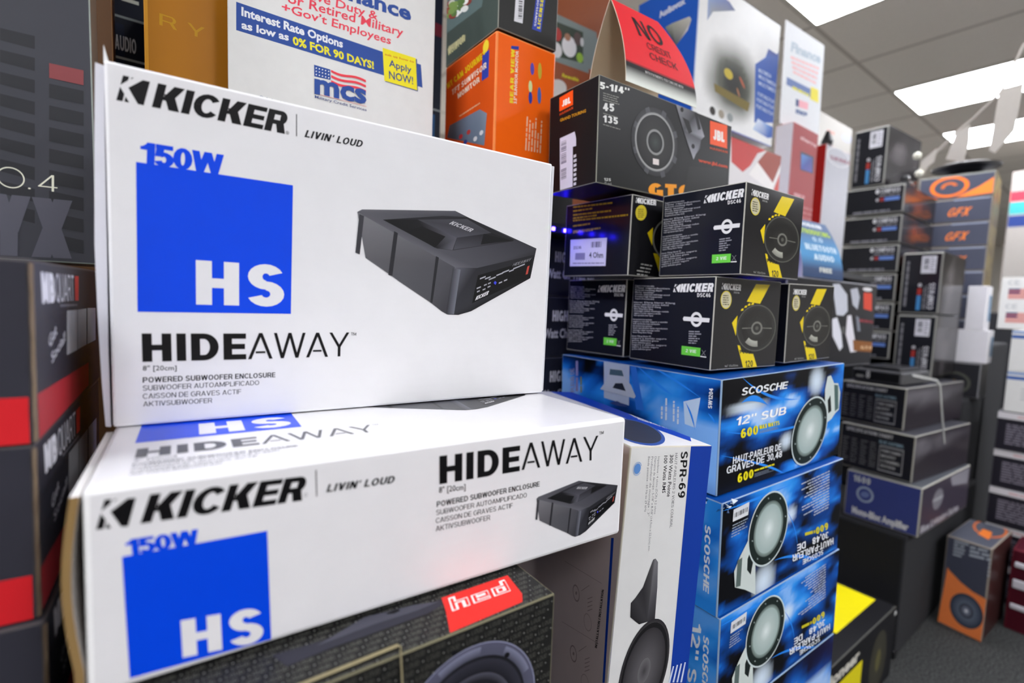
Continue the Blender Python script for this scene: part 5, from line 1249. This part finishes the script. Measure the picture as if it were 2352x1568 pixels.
# ------------------------------------------------------------------ orange and graphite cartons far right
GC = {'*': '#3c3f4a', 'left': '#474a58', 'front': '#6a5a2c', 'top': '#4a4d58'}
def gfx(label, p, d, yaw, kind, GC=GC):
    o = Box('speaker_carton', label, 'box', p, d, yaw, 0, 0, GC, '#8a8278', M_SHINE, 'graphite and orange speaker cartons', .005)
    L_, F_ = o.left, o.front; q = o.part('artwork')
    if kind == 0:
        L_.ring(q, [.42, .52], [.68, .52], [.42, .95], .78, 1, '#e8742a', 40); L_.ring(q, [.42, .52], [.62, .52], [.42, .86], .3, .55, '#c9682e', 24, 10, 200); L_.poly(q, [[.52, .04], [.98, .1], [.98, .72], [.8, .4]], '#f0823a'); L_.poly(q, [[.0, .02], [.3, .05], [.2, .14], [.0, .34]], '#d9682a'); L_.rect(q, 0, .93, 1, 1, '#8a8c86')
    else:
        L_.text(q, 'GFX', [.42, .28], [.70, .28], [.47, .62], '#e27a34', .2); L_.poly(q, [[.04, .2], [.22, .3], [.18, .5], [.05, .4]], '#7a4634'); L_.poly(q, [[.5, .92], [.96, .92], [.96, .99], [.5, .99]], '#8d93a4')
    F_.grid(o.part('front_picture'), 6, 6, lambda x, y: mix('#a8942c' if kind == 0 else '#8a7a4a', '#5a4c38', max(0, min(1, .5 + noise.noise(Vector((x * 3, y * 3, p[2] * 5)))))))
    return o
for k in range(7):
    gfx(('lowest', 'sixth', 'fifth', 'fourth', 'third', 'second', 'top')[k] + ' graphite and orange carton in the far right stack' + (' carrying the loose speaker' if k == 6 else ' from its top' if k > 0 else ' behind the white cartons'), (3.14, .525, 1.115 + .1145 * k), (.3, .275, .113), 5, 0 if k == 6 else 1)
gs = Box('speaker_cabinet', 'tall black cabinet under the far graphite and orange cartons', 'speaker', (3.27, .50, 0), (.45, .3, 1.1125), 0, 0, 0, '#202024', None, M_FELT, body='cabinet', bev=.01)
dr = Thing('loudspeaker', 'loose black woofer basket lying on top of the graphite and orange stack', 'speaker', (3.27, .66, 1.917), mat=M_METAL)
Part(dr, 'basket').lathe([(.0, 0), (.05, 0), (.055, .02), (.075, .035), (.118, .05)], '#1a1a1c', 36)
Part(dr, 'rim').lathe([(.118, .05), (.13, .05), (.132, .058), (.12, .062), (.112, .06)], '#2a2826', 40)
Part(dr, 'cone', label='dark cone inside the rim').lathe([(.112, .058), (.09, .046), (.035, .02), (0, .026)], '#3a3432', 36)
Part(dr, 'magnet').lathe([(0, -.0005), (.056, -.0005), (.056, .018), (0, .018)], '#77777a', 30)
fo = gfx('graphite and orange speaker carton with woofer picture standing on the carpet', (2.552, .3205, 0), (.30, .1335, .371), -2.9, 1, {**GC, 'front': '#3a2220'})
fo.parts = [p for p in fo.parts if p.name == 'carton_body']
L_, T_ = fo.left, fo.top; q = fo.part('artwork'); zf = lambda x, y: (2100 + x / 3.734, 1080 + y / 3.734)
L_.poly(q, [zf(190, 1285), zf(570, 1470), zf(630, 1110), zf(500, 1040), zf(400, 960), zf(300, 855), zf(285, 830)], '#f2874a')
L_.lines(q, zf(345, 590), zf(470, 625), zf(330, 730), 5, '#a9b0ba', .5, .7, 2); L_.lines(q, zf(480, 640), zf(690, 690), zf(470, 740), 3, '#a9b0ba', .6, .8, 4); L_.lines(q, zf(640, 780), zf(670, 790), zf(625, 915), 4, '#a9b0ba', .6, .8, 5)
q = fo.part('woofer_picture'); O, X, Y = zf(445, 1205), zf(590, 1240), zf(430, 1055)
L_.ring(q, O, X, Y, .85, 1, '#3c4452'); L_.ring(q, O, X, Y, .42, .85, ('#6a7484', '#4a5262')); L_.ring(q, O, X, Y, .0, .42, ('#9aa0b4', '#2a2e36')); L_.ring(q, O, X, Y, 0, .1, '#e2e4ea')
q = fo.part('lid_artwork'); T_.ring(q, zf(650, 500), zf(800, 520), zf(640, 430), .85, 1, '#c0642e', 36); T_.poly(q, [zf(545, 545), zf(640, 595), zf(670, 530), zf(590, 500)], '#d9742e'); T_.poly(q, [zf(900, 480), zf(960, 440), zf(960, 400), zf(790, 370)], '#f0823a')

# white cartons, sign and black striped cartons at the right edge
for k, (z, yy, hh, dy) in enumerate(((1.036, .466, .147, .112), (1.1845, .486, .195, .065))):
    o = Box('carton', ('lower', 'upper')[k] + ' slim white carton standing in front of the graphite and orange stack', 'box', (3.0, yy, z), (.1, dy, hh), 0, 0, 0, '#e4e2e6', '#f0eef0', M_CARD, bev=.002)
    o.front.rect(o.part('blue_print'), .5, .2, .98, .8, '#6a8aa8')
gy = Box('carton', 'grey carton with faint red print beside the upright barcode cartons', 'box', (2.98, .585, 1.245), (.1, .075, .16), 0, 0, 0, '#a9a9ae', '#c9c9cc', M_CARD, bev=.003); gy.left.lines(gy.part('lettering'), [.3, .6], [.9, .6], [.3, .5], 1, '#b08a8e', .8, 1)
gy2 = Box('carton', 'pale carton with pinkish print under the grey one', 'box', (2.98, .585, 1.0365), (.1, .08, .207), 0, 0, 0, '#8d8f98', '#b9b9bc', M_CARD, bev=.003); gy2.left.disc(gy2.part('printed_spot'), [.4, .6], [.6, .6], [.4, .8], '#d0a4a0', 14)
gy3 = Box('carton', 'glossy dark carton with round woofer picture behind the plastic cover', 'box', (2.97, .475, .8785), (.15, .19, .156), 0, 0, 0, '#2c2c30', '#77777a', M_SHINE, bev=.004)
q = gy3.part('woofer_picture'); gy3.left.ring(q, [.55, .4], [.85, .4], [.55, .72], .8, 1, '#55564f'); gy3.left.disc(q, [.55, .4], [.62, .4], [.55, .48], '#c9a020', 14)
for k in range(5):
    o = Box('amplifier_carton', ('bottom', 'fourth', 'third', 'second', 'top')[k] + ' black carton with white stripe in the stack at the right edge' + (' from its top' if 0 < k < 4 else ''), 'box', (3.0 + .004 * (k % 2), .10, .1675 * k), (.34, .31, .1665), 0, 0, 0, '#24222a', '#55535a', M_CARD, 'white-striped black cartons', .003)
    L_ = o.left; q = o.part('white_stripe', label='white stripe along the top'); L_.rect(q, .003, .82, .997, .99, '#d9d6d8'); L_.lines(q, [.2, .93], [.8, .93], [.2, .87], 1, '#d8b4b4', .8, 1)
    L_.lines(o.part('fine_print'), [.10, .70], [.75, .70], [.10, .15], 8, '#85808c', .55, .75, k)
for k in range(2):
    o = Box('carton', ('lower', 'upper')[k] + ' white carton with blue band at the right edge', 'box', (3.0, .08, .8390 + .177 * k), (.2, .315, .1755), 0, 0, 0, '#e4e4e0', '#f0f0ec', M_CARD, 'white cartons with blue bands', .002)
    L_ = o.left; q = o.part('blue_band'); L_.rect(q, .003, .80, .997, .88, '#2a5aa8'); L_.rect(q, .003, .93, .997, .98, '#5a86c4'); L_.lines(o.part('lettering'), [.15, .62], [.7, .62], [.15, .3], 4, '#b9b9bc', .3, .5, k)
cs = Box('price_sign', 'white sign card with two small flags standing on the blue-banded white cartons', 'sign', (3.0, .05, 1.1955), (.012, .395, .222), 0, 0, 1, '#eeeeea', '#dcdccf', M_MATTE, body='sign_panel', bev=.001)
L_ = cs.left; t = cs.part('lettering')
for k in range(2):
    v = .12 + .46 * k; q = cs.part('flag_print'); L_.poly(q, [[.06, v], [.25, v], [.25, v + .2], [.06, v + .2]], '#e6b4ac'); L_.poly(q, [[.06, v + .09], [.15, v + .09], [.15, v + .2], [.06, v + .2]], '#2c2f6a')
    for j in range(3): L_.rect(q, .06, v + .02 + j * .06, .25, v + .045 + j * .06, '#d98a84')
    L_.text(t, 'CE', [.05, v + .27], [.14, v + .27], [.05, v + .36], '#c9cccb', .2); L_.text(t, '2012', [.2, v + .27], [.4, v + .27], [.2, v + .36], '#c9cccb', .2)
mr = Box('display_rack', 'maroon display rack with chrome rails beside the orange floor carton', 'rack', (2.76, .02, 0), (.2, .27, .33), 0, 0, 0, '#4a1420', '#6a2430', M_SHINE, body='rack_body', bev=.006)
for k in range(3): q = mr.part('chrome_rail', M_METAL, 'bright chrome rail'); q.block((-.008, .02, .09 + .085 * k), (.012, .24, .02 if k != 1 else .035), '#c9c6cc', .004)
far = Box('display_case', 'far display carton with red and teal bands by the back wall', 'box', (6.0, .45, 1.3), (.5, .45, 1.2), 0, 0, 0, '#8a8580', '#8a7f78', M_CARD, bev=.004)
L_ = far.left; q = far.part('colour_bands'); L_.rect(q, .01, .79, .99, .86, '#c92a3a'); L_.rect(q, .01, .70, .99, .785, '#2f8a8a'); L_.rect(q, .01, .61, .99, .69, '#1c3068')
fs = Box('speaker_cabinet', 'far grey cabinet under the red and teal banded display carton', 'speaker', (5.9, .42, 0), (.8, .55, 1.297), 0, 0, 0, '#3a3a40', None, M_FELT, body='cabinet', bev=.01)

# ------------------------------------------------------------------ pennant string over the right stacks
pn = Thing('pennant_string', 'string of white pennants hanging below the ceiling lights at the right', 'pennant string', (0, 0, 0), mat=M_MATTE)
line = [on_x(p, 2.5) for p in ((2420, 40), (2352, 100), (2300, 208), (2236, 270), (2200, 300), (2150, 350), (2118, 402))]
cv = Part(pn, 'cord')
for a, b_ in zip(line, line[1:]):
    d = (b_ - a).normalized(); s1 = d.cross(Vector((1, 0, 0))).normalized() * .0035
    cv.solid([a - s1, b_ - s1, b_ + s1, a + s1], Vector((1, 0, 0)), .005, '#d6cfc4')
for tri in (((2296, 205), (2352, 190), (2330, 300), (2285, 352), (2272, 345)), ((2196, 305), (2228, 285), (2226, 330), (2212, 372), (2172, 366)), ((2140, 350), (2152, 340), (2146, 372), (2110, 398), (2116, 370))):
    f = Part(pn, 'pennant'); f.solid([on_x(p, 2.497) for p in tri], Vector((1, 0, 0)), .0012, '#e2ddd2')
for p in ((2107, 358), (2111, 399)):
    c_ = on_x(p, 2.49); q = Part(pn, 'bulb'); q.lathe([(0, -.016), (.011, -.01), (.014, 0), (.011, .01), (0, .016)], '#eeeedd', 16, Matrix.Translation(c_))

for t in Thing.all:
    t.build()
